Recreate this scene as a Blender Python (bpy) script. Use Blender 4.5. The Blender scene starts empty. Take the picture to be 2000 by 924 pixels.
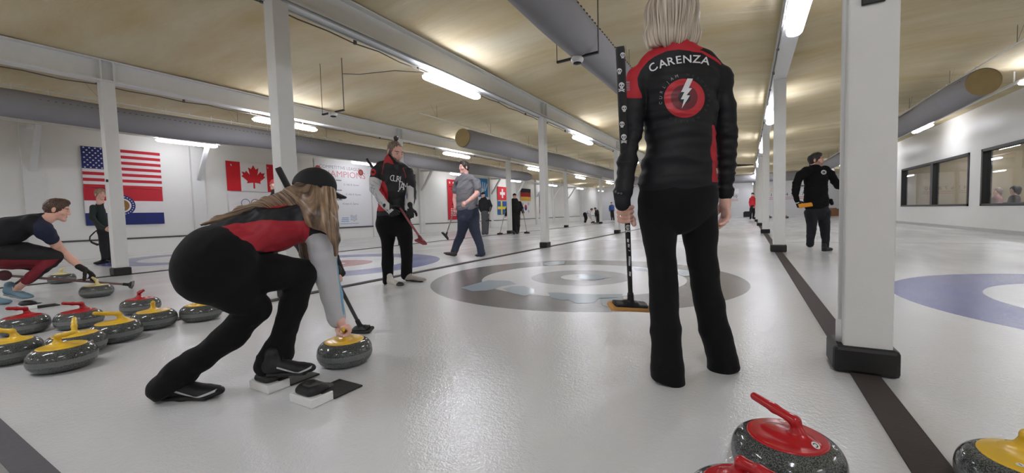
import bpy, bmesh, math, random
import numpy as np
from mathutils import Vector, Matrix
from mathutils.bvhtree import BVHTree
from mathutils.geometry import tessellate_polygon

SC = bpy.context.scene
COL = SC.collection
pi = math.pi
rnd = random.Random(7)

# ------------------------------------------------------------------ camera
# axes of the place: X to the right across the sheets, Y along the sheets, Z up; metres
F = 802.0
CM = np.array([[0.8676165497, -0.0027728599, 0.4972261396],
               [0.4964696850, 0.0602501271, -0.8659606077],
               [-0.0275567506, 0.9981794595, 0.0536506482]])
CH = 0.80
FH = CM @ np.array([0, 0, -1.0]); FH[2] = 0; FH /= np.linalg.norm(FH)
RT = np.array([FH[1], -FH[0], 0.0])      # horizontal right as seen in the photo
UP = np.array([0, 0, 1.0])

def A(*v): return np.array(v, dtype=float)
def ray(px, py): return CM @ A(px - 1000.0, 462.0 - py, -F)
def W(px, py, d):
    r = ray(px, py); return r * (d / (r @ FH)) + A(0, 0, CH)
def atz(px, py, z=0.0):
    r = ray(px, py); return r * ((z - CH) / r[2]) + A(0, 0, CH)
def atx(px, py, x):
    r = ray(px, py); return r * (x / r[0]) + A(0, 0, CH)
def aty(px, py, y):
    r = ray(px, py); return r * (y / r[1]) + A(0, 0, CH)
def proj(V):
    c = (np.asarray(V) - A(0, 0, CH)) @ CM
    return 1000 - F * c[..., 0] / c[..., 2], 462 + F * c[..., 1] / c[..., 2]
def nrm(v):
    v = np.asarray(v, float); return v / (np.linalg.norm(v) + 1e-12)

cam = bpy.data.cameras.new('camera'); camo = bpy.data.objects.new('camera', cam); COL.objects.link(camo)
cam.sensor_fit = 'HORIZONTAL'; cam.sensor_width = 36.0; cam.lens = F / 2000 * 36.0
cam.clip_start = 0.02; cam.clip_end = 200
m4 = Matrix([list(CM[i]) + [0] for i in range(3)] + [[0, 0, 0, 1]])
camo.matrix_world = Matrix.Translation((0, 0, CH)) @ m4
SC.camera = camo

# ------------------------------------------------------------------ materials
def srgb(r, g, b):
    f = lambda c: (c / 12.92 if c <= .04045 else ((c + .055) / 1.055) ** 2.4)
    return (f(r / 255), f(g / 255), f(b / 255), 1)

class NT:
    def __init__(s, name):
        s.m = bpy.data.materials.new(name); s.m.use_nodes = True
        s.t = s.m.node_tree; s.b = s.t.nodes['Principled BSDF']
    def n(s, typ, **kw):
        x = s.t.nodes.new('ShaderNode' + typ)
        for k, v in kw.items():
            if k.startswith('i_'):
                key = k[2:]
                key = int(key) if key.isdigit() else key.replace('_', ' ')
                x.inputs[key].default_value = v
            else: setattr(x, k, v)
        return x
    def l(s, a, b): s.t.links.new(a, b)
    def mix(s, fac, a, b):
        x = s.n('Mix', data_type='RGBA')
        for sock, v in ((x.inputs[0], fac), (x.inputs[6], a), (x.inputs[7], b)):
            if isinstance(v, (tuple, list, float, int)): sock.default_value = v
            else: s.l(v, sock)
        return x.outputs[2]
    def math(s, op, a, b=None, c=None, clamp=False):
        x = s.n('Math', operation=op, use_clamp=clamp)
        for i, v in enumerate((a, b, c)):
            if v is None: continue
            if isinstance(v, (int, float)): x.inputs[i].default_value = v
            else: s.l(v, x.inputs[i])
        return x.outputs[0]

MATS = {}
def mat(name, col, rough=.6, metal=0.0, var=.06, nscale=12.0, bump=0.0, bscale=200.0, spec=.5, coat=0.0, masks=None,
        stretch=None, sheen=0.0, trans=0.0, emit=0.0):
    """procedural surface: a colour with a little noise, optional fine bump; masks = [(attribute, colour)] colours of printed panels"""
    if name in MATS: return MATS[name]
    t = NT(name); b = t.b
    tc = t.n('TexCoord'); mp = t.n('Mapping'); t.l(tc.outputs['Object'], mp.inputs[0])
    if stretch: mp.inputs['Scale'].default_value = stretch
    no = t.n('TexNoise', i_Scale=nscale, i_Detail=4.0); t.l(mp.outputs[0], no.inputs['Vector'])
    c0 = col if len(col) == 4 else srgb(*col)
    cur = t.n('RGB'); cur.outputs[0].default_value = c0; cur = cur.outputs[0]
    for an, mc in (masks or []):
        at = t.n('Attribute', attribute_name=an)
        f = t.math('GREATER_THAN', at.outputs['Fac'], 0.5)
        cur = t.mix(f, cur, mc if len(mc) == 4 else srgb(*mc))
    v = t.math('MULTIPLY_ADD', no.outputs['Fac'], 2 * var, 1 - var)
    hs = t.n('HueSaturation'); t.l(cur, hs.inputs['Color']); t.l(v, hs.inputs['Value'])
    t.l(hs.outputs[0], b.inputs['Base Color'])
    b.inputs['Roughness'].default_value = rough; b.inputs['Metallic'].default_value = metal
    b.inputs['Specular IOR Level'].default_value = spec
    b.inputs['Coat Weight'].default_value = coat; b.inputs['Coat Roughness'].default_value = .08
    b.inputs['Sheen Weight'].default_value = sheen
    if bump:
        n2 = t.n('TexNoise', i_Scale=bscale, i_Detail=3.0); t.l(mp.outputs[0], n2.inputs['Vector'])
        bp = t.n('Bump', i_Strength=bump, i_Distance=.01); t.l(n2.outputs['Fac'], bp.inputs['Height'])
        t.l(bp.outputs[0], b.inputs['Normal'])
    if emit:
        b.inputs['Emission Color'].default_value = c0; b.inputs['Emission Strength'].default_value = emit
    MATS[name] = t.m
    return t.m

# ------------------------------------------------------------------ objects
WL = {}
def wl(o): return WL.get(o.name, A(0, 0, 0))
def tag(o, label=None, cat=None, group=None, kind=None):
    if label: o['label'] = label
    if cat: o['category'] = cat
    if group: o['group'] = group
    if kind: o['kind'] = kind
    return o
def thing(name, loc, label, cat, group=None):
    o = bpy.data.objects.new(name, None); COL.objects.link(o); o.empty_display_size = .1
    o.location = loc; WL[o.name] = np.array(loc, float)
    return tag(o, label, cat, group)
def obj(name, V, Fc, m, parent=None, smooth=True, midx=None, attrs=None, loc=None, split=None):
    """one mesh object from world-space vertices; its origin is its parent's origin, or loc"""
    V = np.asarray(V, dtype=np.float64)
    o0 = wl(parent) if parent is not None else (A(*loc) if loc is not None else A(0, 0, 0))
    me = bpy.data.meshes.new(name)
    me.from_pydata((V - o0).tolist(), [], [list(map(int, f)) for f in Fc] if not isinstance(Fc, np.ndarray) else Fc.tolist())
    for mm in (m if isinstance(m, (list, tuple)) else [m]): me.materials.append(mm)
    if midx is not None: me.polygons.foreach_set('material_index', np.asarray(midx, dtype=np.int32))
    me.polygons.foreach_set('use_smooth', np.full(len(me.polygons), bool(smooth)))
    for k, v in (attrs or {}).items():
        a = me.attributes.new(k, 'FLOAT', 'POINT'); a.data.foreach_set('value', np.asarray(v, dtype=np.float32))
    me.update()
    o = bpy.data.objects.new(name, me); COL.objects.link(o)
    if parent is not None: o.parent = parent
    elif loc is not None: o.location = loc
    WL[o.name] = o0
    if smooth and split:
        try: me.set_sharp_from_angle(angle=math.radians(split))
        except Exception: pass
    return o

class MB:
    """collects boxes, tubes, prisms into one mesh"""
    def __init__(s): s.V = []; s.F = []; s.M = []
    def add(s, V, Fc, mi=0):
        n = len(s.V); s.V += [tuple(v) for v in V]; s.F += [[i + n for i in f] for f in Fc]; s.M += [mi] * len(Fc); return s
    def box(s, lo, hi, mi=0, R=None, c=None, bev=0.0):
        x0, y0, z0 = lo; x1, y1, z1 = hi
        if bev > 0:
            bm = bmesh.new(); bmesh.ops.create_cube(bm, size=1)
            for v in bm.verts:
                v.co = Vector(((x0 + x1) / 2 + v.co.x * (x1 - x0), (y0 + y1) / 2 + v.co.y * (y1 - y0), (z0 + z1) / 2 + v.co.z * (z1 - z0)))
            bmesh.ops.bevel(bm, geom=bm.edges[:], offset=bev, segments=2, affect='EDGES', profile=.5)
            bm.verts.index_update()
            V = [tuple(v.co) for v in bm.verts]; Fc = [[v.index for v in f.verts] for f in bm.faces]; bm.free()
        else:
            V = [(x0, y0, z0), (x1, y0, z0), (x1, y1, z0), (x0, y1, z0), (x0, y0, z1), (x1, y0, z1), (x1, y1, z1), (x0, y1, z1)]
            Fc = [[0, 3, 2, 1], [4, 5, 6, 7], [0, 1, 5, 4], [1, 2, 6, 5], [2, 3, 7, 6], [3, 0, 4, 7]]
        if R is not None:
            V = (np.array(V) @ np.asarray(R).T + (A(0, 0, 0) if c is None else A(*c)))
        return s.add(V, Fc, mi)
    def tube(s, pts, r, n=10, mi=0, cap=True, side=None, flat=1.0):
        pts = [A(*p) for p in pts]; rs = r if isinstance(r, (list, tuple)) else [r] * len(pts)
        base = len(s.V); u0 = None
        for i, p in enumerate(pts):
            t = nrm((pts[min(i + 1, len(pts) - 1)] - pts[max(i - 1, 0)]))
            if u0 is None:
                h = A(*side) if side is not None else (A(0, 0, 1) if abs(t[2]) < .9 else A(1, 0, 0))
                u0 = nrm(h - t * (h @ t))
            else: u0 = nrm(u0 - t * (u0 @ t))
            w = np.cross(t, u0)
            for k in range(n):
                a = 2 * pi * k / n
                s.V.append(tuple(p + rs[i] * (math.cos(a) * u0 + flat * math.sin(a) * w)))
        for i in range(len(pts) - 1):
            for k in range(n):
                k2 = (k + 1) % n
                s.F.append([base + i * n + k, base + i * n + k2, base + (i + 1) * n + k2, base + (i + 1) * n + k]); s.M.append(mi)
        if cap:
            s.F.append([base + k for k in range(n)][::-1]); s.M.append(mi)
            s.F.append([base + (len(pts) - 1) * n + k for k in range(n)]); s.M.append(mi)
        return s
    def lathe(s, prof, n=48, c=(0, 0, 0), mi=0):
        base = len(s.V)
        for (r, z) in prof:
            for k in range(n):
                a = 2 * pi * k / n; s.V.append((c[0] + r * math.cos(a), c[1] + r * math.sin(a), c[2] + z))
        for i in range(len(prof) - 1):
            for k in range(n):
                k2 = (k + 1) % n
                s.F.append([base + i * n + k, base + i * n + k2, base + (i + 1) * n + k2, base + (i + 1) * n + k]); s.M.append(mi)
        s.F.append([base + k for k in range(n)][::-1]); s.M.append(mi)
        s.F.append([base + (len(prof) - 1) * n + k for k in range(n)]); s.M.append(mi)
        return s
    def build(s, name, m, parent=None, smooth=False, **kw):
        return obj(name, np.array(s.V), s.F, m, parent, smooth, midx=s.M, **kw)

# ------------------------------------------------------------------ signed-distance modelling
class SDF:
    def __init__(s, k=.02): s.ops = []; s.k = k
    def _add(s, fn, lo, hi, k, mode): s.ops.append((fn, np.array(lo, float), np.array(hi, float), s.k if k is None else k, mode)); return s
    def cap(s, a, b, ra, rb=None, k=None, mode='u'):
        a = A(*a); b = A(*b); rb = ra if rb is None else rb; ab = b - a; L2 = max(ab @ ab, 1e-10)
        def fn(x, y, z):
            px, py, pz = x - a[0], y - a[1], z - a[2]
            t = np.clip((px * ab[0] + py * ab[1] + pz * ab[2]) / L2, 0, 1)
            return np.sqrt((px - t * ab[0]) ** 2 + (py - t * ab[1]) ** 2 + (pz - t * ab[2]) ** 2) - (ra + (rb - ra) * t)
        R = max(ra, rb)
        return s._add(fn, np.minimum(a, b) - R, np.maximum(a, b) + R, k, mode)
    def ecap(s, a, b, side, ra, rb=None, k=None, mode='u'):
        """tapered limb of elliptic section; side = direction of the first radius"""
        a = A(*a); b = A(*b); rb = ra if rb is None else rb; ab = b - a; L = max(np.linalg.norm(ab), 1e-6)
        ax = ab / L; sd = A(*side); sd = nrm(sd - ax * (sd @ ax)); tt = np.cross(ax, sd)
        def fn(x, y, z):
            px, py, pz = x - a[0], y - a[1], z - a[2]
            w = px * ax[0] + py * ax[1] + pz * ax[2]
            t = np.clip(w / L, 0, 1); e = w - t * L
            u = px * sd[0] + py * sd[1] + pz * sd[2]; v = px * tt[0] + py * tt[1] + pz * tt[2]
            r1 = ra[0] + (rb[0] - ra[0]) * t; r2 = ra[1] + (rb[1] - ra[1]) * t; m = np.minimum(r1, r2)
            k0 = np.sqrt((u / r1) ** 2 + (v / r2) ** 2 + (e / m) ** 2)
            k1 = np.sqrt((u / r1 ** 2) ** 2 + (v / r2 ** 2) ** 2 + (e / m ** 2) ** 2) + 1e-6
            return np.where(k0 < .3, (k0 - 1) * m, k0 * (k0 - 1) / k1)
        R = max(ra + rb) if isinstance(ra, tuple) else max(*ra, *rb)
        return s._add(fn, np.minimum(a, b) - R, np.maximum(a, b) + R, k, mode)
    def ell(s, c, r, R=None, k=None, mode='u'):
        c = A(*c); R = np.eye(3) if R is None else np.asarray(R)   # columns = axes
        def fn(x, y, z):
            px, py, pz = x - c[0], y - c[1], z - c[2]
            q = [(px * R[0, i] + py * R[1, i] + pz * R[2, i]) for i in range(3)]
            k0 = np.sqrt(sum((q[i] / r[i]) ** 2 for i in range(3)))
            k1 = np.sqrt(sum((q[i] / r[i] ** 2) ** 2 for i in range(3))) + 1e-6
            return np.where(k0 < .3, (k0 - 1) * min(r), k0 * (k0 - 1) / k1)
        M_ = max(r); return s._add(fn, c - M_, c + M_, k, mode)
    def box(s, c, h, R=None, rr=.004, k=None, mode='u'):
        c = A(*c); R = np.eye(3) if R is None else np.asarray(R)
        def fn(x, y, z):
            px, py, pz = x - c[0], y - c[1], z - c[2]
            q = [np.abs(px * R[0, i] + py * R[1, i] + pz * R[2, i]) - (h[i] - rr) for i in range(3)]
            o = np.sqrt(sum(np.maximum(v, 0) ** 2 for v in q)); i_ = np.minimum(np.maximum(np.maximum(q[0], q[1]), q[2]), 0)
            return o + i_ - rr
        M_ = float(np.linalg.norm(h)); return s._add(fn, c - M_, c + M_, k, mode)
    def cut(s, p, n, k=.004):
        """remove everything on the side n points to"""
        p = A(*p); n = nrm(n)
        fn = lambda x, y, z: (x - p[0]) * n[0] + (y - p[1]) * n[1] + (z - p[2]) * n[2]
        s.ops.append((fn, None, None, k, 'i')); return s
    def mesh(s, h, lo=None, hi=None):
        L = [o for o in s.ops if o[4] == 'u']
        lo0 = np.min([o[1] - o[3] for o in L], axis=0) - 3 * h; hi0 = np.max([o[2] + o[3] for o in L], axis=0) + 3 * h
        if lo is not None: lo0 = np.maximum(lo0, lo); hi0 = np.minimum(hi0, hi)
        n = np.ceil((hi0 - lo0) / h).astype(int) + 1
        ax = [(lo0[i] + h * np.arange(n[i])).astype(np.float32) for i in range(3)]
        f = np.ones(tuple(n), dtype=np.float32)
        for fn, a, b, k, mode in s.ops:
            if a is None: i0 = np.zeros(3, int); i1 = n.copy()
            else:
                i0 = np.clip(np.floor((a - k - 2 * h - lo0) / h).astype(int), 0, n); i1 = np.clip(np.ceil((b + k + 2 * h - lo0) / h).astype(int) + 1, 0, n)
            if np.any(i1 <= i0): continue
            sl = tuple(slice(i0[i], i1[i]) for i in range(3))
            d = fn(ax[0][sl[0]][:, None, None], ax[1][sl[1]][None, :, None], ax[2][sl[2]][None, None, :]).astype(np.float32)
            g = f[sl]; k = max(k, 1e-5)
            if mode == 'u':
                q = np.clip(.5 + .5 * (g - d) / k, 0, 1); f[sl] = g + (d - g) * q - k * q * (1 - q)
            else:
                if mode == 's': d = -d
                q = np.clip(.5 - .5 * (g - d) / k, 0, 1); f[sl] = g + (d - g) * q + k * q * (1 - q)
        return nets(f, lo0, h)

def nets(f, lo, h):
    f = f.copy(); f[0] = f[-1] = 1; f[:, 0] = f[:, -1] = 1; f[:, :, 0] = f[:, :, -1] = 1
    s = f < 0
    c = [(i, j, k) for i in (0, 1) for j in (0, 1) for k in (0, 1)]
    n = np.array(f.shape) - 1
    cnt = np.zeros(tuple(n), dtype=np.uint8)
    for (i, j, k) in c: cnt += s[i:i + n[0], j:j + n[1], k:k + n[2]]
    act = (cnt > 0) & (cnt < 8)
    idx = np.argwhere(act)
    vid = np.full(tuple(n), -1, dtype=np.int64); vid[act] = np.arange(len(idx))
    val = {cc: f[idx[:, 0] + cc[0], idx[:, 1] + cc[1], idx[:, 2] + cc[2]] for cc in c}
    acc = np.zeros((len(idx), 3)); num = np.zeros(len(idx))
    for a in c:
        for ax in range(3):
            if a[ax] == 0:
                b = tuple(1 if q == ax else a[q] for q in range(3))
                va, vb = val[a], val[b]; m = (va < 0) != (vb < 0)
                t = np.where(m, va / np.where(m, va - vb, 1), 0)
                p = np.tile(np.array(a, float), (len(idx), 1)); p[:, ax] += t
                acc[m] += p[m]; num[m] += 1
    V = lo + h * (idx + acc / num[:, None])
    Q = []
    for ax in range(3):
        o1, o2 = [(1, 2), (2, 0), (0, 1)][ax]
        sl0 = [slice(1, -1)] * 3; sl0[ax] = slice(0, -1); sl1 = [slice(1, -1)] * 3; sl1[ax] = slice(1, None)
        s0 = s[tuple(sl0)]; s1 = s[tuple(sl1)]
        e = np.argwhere(s0 != s1)
        if len(e) == 0: continue
        inside = s0[e[:, 0], e[:, 1], e[:, 2]]
        off = np.ones(3, int); off[ax] = 0
        g = e + off
        def cell(d1, d2):
            q = g.copy(); q[:, o1] -= d1; q[:, o2] -= d2; return vid[q[:, 0], q[:, 1], q[:, 2]]
        q = np.stack([cell(1, 1), cell(0, 1), cell(0, 0), cell(1, 0)], axis=1)
        q[~inside] = q[~inside][:, ::-1]
        Q.append(q)
    Q = np.concatenate(Q)
    return V, Q

def vnormals(V, Q):
    a = V[Q[:, 2]] - V[Q[:, 0]]; b = V[Q[:, 3]] - V[Q[:, 1]]; n = np.cross(a, b)
    N = np.zeros_like(V)
    for i in range(4): np.add.at(N, Q[:, i], n)
    return N / (np.linalg.norm(N, axis=1)[:, None] + 1e-12)
def relax(V, Q, it=1, w=.5):
    for _ in range(it):
        S = np.zeros_like(V); C = np.zeros(len(V))
        for i in range(4):
            j = (i + 1) % 4
            np.add.at(S, Q[:, i], V[Q[:, j]]); np.add.at(C, Q[:, i], 1)
            np.add.at(S, Q[:, j], V[Q[:, i]]); np.add.at(C, Q[:, j], 1)
        V = V + w * (S / np.maximum(C, 1)[:, None] - V)
    return V
def wob(V, freq, seed=0, aniso=(1, 1, 1), n=10):
    r = np.random.default_rng(seed); out = np.zeros(len(V))
    for i in range(n):
        kv = r.normal(size=3) * np.array(aniso); kv *= freq * (0.6 + .8 * r.random()) / 1.7
        out += np.sin(V @ kv * 2 * pi + r.random() * 6.28)
    return out / math.sqrt(n)
def drape(V, Q, amp, freq, seed=0, aniso=(1, 1, 1), mask=None):
    """soft cloth folds: ridged noise pushed along the normal"""
    N = vnormals(V, Q)
    w = wob(V, freq, seed, aniso) + .35 * wob(V, freq * 2.3, seed + 5, aniso)
    d = amp * (np.abs(w) * -1.0 + .6)
    if mask is not None: d = d * mask
    return V + N * d[:, None]

def polysd(px, py, poly):
    """signed distance in pixels, positive inside"""
    px = np.asarray(px); py = np.asarray(py); d = np.full(px.shape, 1e9); ins = np.zeros(px.shape, bool); n = len(poly)
    for i in range(n):
        x0, y0 = poly[i]; x1, y1 = poly[(i + 1) % n]
        ex, ey = x1 - x0, y1 - y0; wx, wy = px - x0, py - y0
        t = np.clip((wx * ex + wy * ey) / (ex * ex + ey * ey + 1e-9), 0, 1)
        d = np.minimum(d, (wx - t * ex) ** 2 + (wy - t * ey) ** 2)
        c = ((y0 <= py) != (y1 <= py)) & (px < (x1 - x0) * (py - y0) / ((y1 - y0) if y1 != y0 else 1e-9) + x0)
        ins ^= c
    d = np.sqrt(d); return np.where(ins, d, -d)

# ------------------------------------------------------------------ lettering
_tx = {}
def glyphs(txt, bold=0.0):
    """flat outline mesh of a text, one unit = capital height, centred"""
    key = (txt, bold)
    if key in _tx: return _tx[key]
    cu = bpy.data.curves.new('text', 'FONT'); cu.body = txt; cu.size = 1; cu.resolution_u = 3; cu.offset = bold
    cu.align_x = 'CENTER'; o = bpy.data.objects.new('text', cu); COL.objects.link(o)
    dg = bpy.context.evaluated_depsgraph_get(); me = bpy.data.meshes.new_from_object(o.evaluated_get(dg))
    V = np.array([v.co[:2] for v in me.vertices]) if len(me.vertices) else np.zeros((0, 2)); Fc = [list(p.vertices) for p in me.polygons]
    bpy.data.objects.remove(o); bpy.data.curves.remove(cu); bpy.data.meshes.remove(me)
    if len(V): V = V / .69; V[:, 1] -= .5
    _tx[key] = (V, Fc); return V, Fc
def poly2(pts): return np.array(pts, float), [list(range(len(pts)))]
def disc2(cx, cy, r, ry=None, n=28):
    ry = r if ry is None else ry
    return poly2([(cx + r * math.cos(2 * pi * k / n), cy + ry * math.sin(2 * pi * k / n)) for k in range(n)])
def place2(g, cx, cy, s, rot=0, sx=1.0):
    V, Fc = g; c, n_ = math.cos(rot), math.sin(rot); X = V[:, 0] * s * sx; Y = V[:, 1] * s
    return np.stack([cx + c * X - n_ * Y, cy + n_ * X + c * Y], 1), Fc
def join2(*gs):
    V = []; Fc = []; n = 0
    for v, f in gs:
        V.append(v); Fc += [[i + n for i in q] for q in f]; n += len(v)
    return np.concatenate(V), Fc
def tri_sub(V2, Fc, maxlen):
    V = [tuple(v) for v in V2]; T = []
    for f in Fc:
        if len(f) == 3: T.append(list(f)); continue
        for t in tessellate_polygon([[Vector((V[i][0], V[i][1], 0)) for i in f]]): T.append([f[i] for i in t])
    L = lambda i, j: math.hypot(V[i][0] - V[j][0], V[i][1] - V[j][1])
    for _ in range(7):
        mid = {}; N = []; again = False
        def m(i, j):
            k = (min(i, j), max(i, j))
            if k not in mid: mid[k] = len(V); V.append(((V[i][0] + V[j][0]) / 2, (V[i][1] + V[j][1]) / 2))
            return mid[k]
        for a, b, c in T:
            s = [L(a, b) > maxlen, L(b, c) > maxlen, L(c, a) > maxlen]; n = sum(s)
            if n == 0: N.append([a, b, c]); continue
            again = True
            while (n == 1 and not s[0]) or (n == 2 and s[2]): a, b, c = b, c, a; s = s[1:] + s[:1]
            if n == 1: p = m(a, b); N += [[a, p, c], [p, b, c]]
            elif n == 2: p, q = m(a, b), m(b, c); N += [[p, b, q], [a, p, q], [a, q, c]]
            else: p, q, r = m(a, b), m(b, c), m(c, a); N += [[a, p, r], [p, b, q], [r, q, c], [p, q, r]]
        T = N
        if not again: break
    return np.array(V), T
def decal(name, g, target, m, parent, off=.002, maxlen=6.0, thick=False):
    """print lying on the surface of target; outline given as it is seen in the photo"""
    V2, Fc = tri_sub(g[0], g[1], maxlen)
    bv = target; P = []; ok = []
    o = Vector((0, 0, CH))
    for x, y in V2:
        r = Vector(ray(x, y)).normalized(); hit, nn, _, _ = bv.ray_cast(o, r)
        if hit is None: P.append((0, 0, 0)); ok.append(False)
        else:
            if nn.dot(r) > 0: nn = -nn
            P.append(tuple(hit + nn * off)); ok.append(True)
    Fk = [f for f in Fc if all(ok[i] for i in f)]
    P = np.array(P)
    Fk = [f for f in Fk if max(np.linalg.norm(P[f[0]] - P[f[1]]), np.linalg.norm(P[f[1]] - P[f[2]]), np.linalg.norm(P[f[2]] - P[f[0]])) < maxlen * .05]
    if not Fk: return None
    used = sorted({i for f in Fk for i in f}); mp = {i: k for k, i in enumerate(used)}
    Vk = P[used]; Fk = [[mp[i] for i in f] for f in Fk]
    a, b, c = (Vk[Fk[0][i]] for i in range(3))
    if np.cross(b - a, c - a) @ (a - A(0, 0, CH)) > 0: Fk = [f[::-1] for f in Fk]
    return obj(name, Vk, Fk, m, parent, smooth=True)
def bvh(*os_):
    V = []; P = []; n = 0
    for o in os_:
        o0 = wl(o); V += [tuple(A(*v.co) + o0) for v in o.data.vertices]; P += [[i + n for i in p.vertices] for p in o.data.polygons]; n = len(V)
    return BVHTree.FromPolygons(V, P)
# ------------------------------------------------------------------ the rink
XA, XB, XC = -8.70, -4.14, 0.48
XL, XR, YB, YF = -14.1, 5.45, -9.0, 43.4
PITCH = 6.22; Y0 = 2.465
TEE = 4.81; SHEETS = [-11.2, -6.42, -1.80, 2.97]
BZ0, BZ1 = 3.03, 3.36

M_wall = mat('wall_paint', (232, 231, 226), rough=.42, var=.03, nscale=3, bump=.12, bscale=60)
M_white = mat('white_steel_paint', (225, 225, 222), rough=.45, var=.04, nscale=8, bump=.08, bscale=90)
M_rub = mat('black_rubber', (26, 25, 25), rough=.55, bump=.2, bscale=80)
M_strip = mat('brown_divider_rubber', (66, 57, 56), rough=.75, bump=.25, bscale=120)
M_duct = mat('grey_duct_fabric', (138, 136, 138), rough=.9, var=.06, nscale=2.5, bump=.25, bscale=6)
M_gal = mat('galvanised_steel', (170, 175, 175), rough=.35, metal=.8, var=.15, nscale=8)
M_dark = mat('dark_metal', (28, 27, 27), rough=.5)
M_cable = mat('grey_cable', (95, 90, 85), rough=.6)

def ice_material():
    t = NT('pebbled_ice'); b = t.b
    tc = t.n('TexCoord'); sx = t.n('SeparateXYZ'); t.l(tc.outputs['Object'], sx.inputs[0])
    X, Y = sx.outputs[0], sx.outputs[1]
    n1 = t.n('TexNoise', i_Scale=.8, i_Detail=5.0); t.l(tc.outputs['Object'], n1.inputs['Vector'])
    n2 = t.n('TexNoise', i_Scale=140.0, i_Detail=3.0); t.l(tc.outputs['Object'], n2.inputs['Vector'])
    cur = t.mix(n1.outputs['Fac'], srgb(205, 206, 207), srgb(222, 223, 222))
    jit = t.math('MULTIPLY_ADD', n2.outputs['Fac'], .03, -.015)
    BL, RD, GY = srgb(98, 104, 160), srgb(170, 92, 92), srgb(120, 118, 116)
    for cy in (TEE, TEE + 34.75):
        for cx, rings in zip(SHEETS, ([(1.22, 1.83, BL), (.15, .61, RD)], [(1.22, 1.83, BL), (.15, .61, RD)],
                                      [(1.22, 1.83, GY), (.24, .61, srgb(150, 150, 150))], [(1.22, 1.83, BL), (.15, .61, RD)])):
            dx = t.math('SUBTRACT', X, cx); dy = t.math('SUBTRACT', Y, cy)
            d = t.math('SQRT', t.math('ADD', t.math('MULTIPLY', dx, dx), t.math('MULTIPLY', dy, dy)))
            d = t.math('ADD', d, jit)
            for r0, r1, c in rings:
                f = t.math('MULTIPLY', t.math('GREATER_THAN', d, r0), t.math('LESS_THAN', d, r1))
                cur = t.mix(f, cur, c)
    for hy in (TEE + 6.4, TEE + 34.75 - 6.4):
        f = t.math('LESS_THAN', t.math('ABSOLUTE', t.math('SUBTRACT', Y, hy)), .035)
        cur = t.mix(t.math('MULTIPLY', f, .6), cur, srgb(120, 105, 100))
    t.l(cur, b.inputs['Base Color'])
    mp = t.n('Mapping'); mp.inputs['Scale'].default_value = (1, .35, 1); t.l(tc.outputs['Object'], mp.inputs[0])
    n3 = t.n('TexNoise', i_Scale=2.2, i_Detail=6.0); t.l(mp.outputs[0], n3.inputs['Vector'])
    t.l(t.math('MULTIPLY_ADD', n3.outputs['Fac'], .20, .08), b.inputs['Roughness'])
    b.inputs['Specular IOR Level'].default_value = .5
    vo = t.n('TexVoronoi', i_Scale=150.0); t.l(tc.outputs['Object'], vo.inputs['Vector'])
    n4 = t.n('TexNoise', i_Scale=45.0, i_Detail=4.0); t.l(tc.outputs['Object'], n4.inputs['Vector'])
    hgt = t.math('ADD', t.math('MULTIPLY', vo.outputs['Distance'], .35), n4.outputs['Fac'])
    bp = t.n('Bump', i_Strength=.42, i_Distance=.004); t.l(hgt, bp.inputs['Height']); t.l(bp.outputs[0], b.inputs['Normal'])
    return t.m
M_ice = ice_material()

def ceiling_material():
    t = NT('stained_insulation_foil'); b = t.b
    tc = t.n('TexCoord'); mp = t.n('Mapping'); mp.inputs['Scale'].default_value = (.45, 1.5, 1); t.l(tc.outputs['Object'], mp.inputs[0])
    n1 = t.n('TexNoise', i_Scale=.9, i_Detail=7.0, i_Roughness=.62); t.l(mp.outputs[0], n1.inputs['Vector'])
    r = t.n('ValToRGB'); t.l(n1.outputs['Fac'], r.inputs[0])
    e = r.color_ramp.elements; e[0].position = .3; e[0].color = srgb(194, 174, 130); e[1].position = .68; e[1].color = srgb(214, 203, 172)
    t.l(r.outputs[0], b.inputs['Base Color']); b.inputs['Roughness'].default_value = .85; b.inputs['Specular IOR Level'].default_value = .2
    mp2 = t.n('Mapping'); mp2.inputs['Scale'].default_value = (.35, 2.2, 1); mp2.inputs['Rotation'].default_value = (0, 0, .12); t.l(tc.outputs['Object'], mp2.inputs[0])
    n2 = t.n('TexNoise', i_Scale=1.6, i_Detail=6.0, i_Distortion=.4); t.l(mp2.outputs[0], n2.inputs['Vector'])
    bp = t.n('Bump', i_Strength=.3, i_Distance=.08); t.l(n2.outputs['Fac'], bp.inputs['Height']); t.l(bp.outputs[0], b.inputs['Normal'])
    return t.m

def struct(name, mb, m, smooth=False):
    return tag(mb.build(name, m, None, smooth), kind='structure')

# floor, walls
floor = struct('floor', MB().box((XL - .1, .38, -.1), (10.0, YF, 0)), M_ice)
M_walk = mat('grey_walkway_mat', (92, 90, 93), rough=.85, bump=.3, bscale=60)
M_walk2 = mat('pale_walkway_edge', (150, 148, 146), rough=.8, bump=.3, bscale=60)
struct('trim_1', MB().box((XL, .30, -.1), (XR, .38, .006)), M_walk)
struct('trim_2', MB().box((XL, .265, -.1), (XR, .30, .003)), M_walk2)
struct('trim_3', MB().box((XL, -1.2, -.1), (XR, .265, .001)), mat('dark_walkway_carpet', (60, 60, 60), rough=.95, bump=.4, bscale=150))

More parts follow.
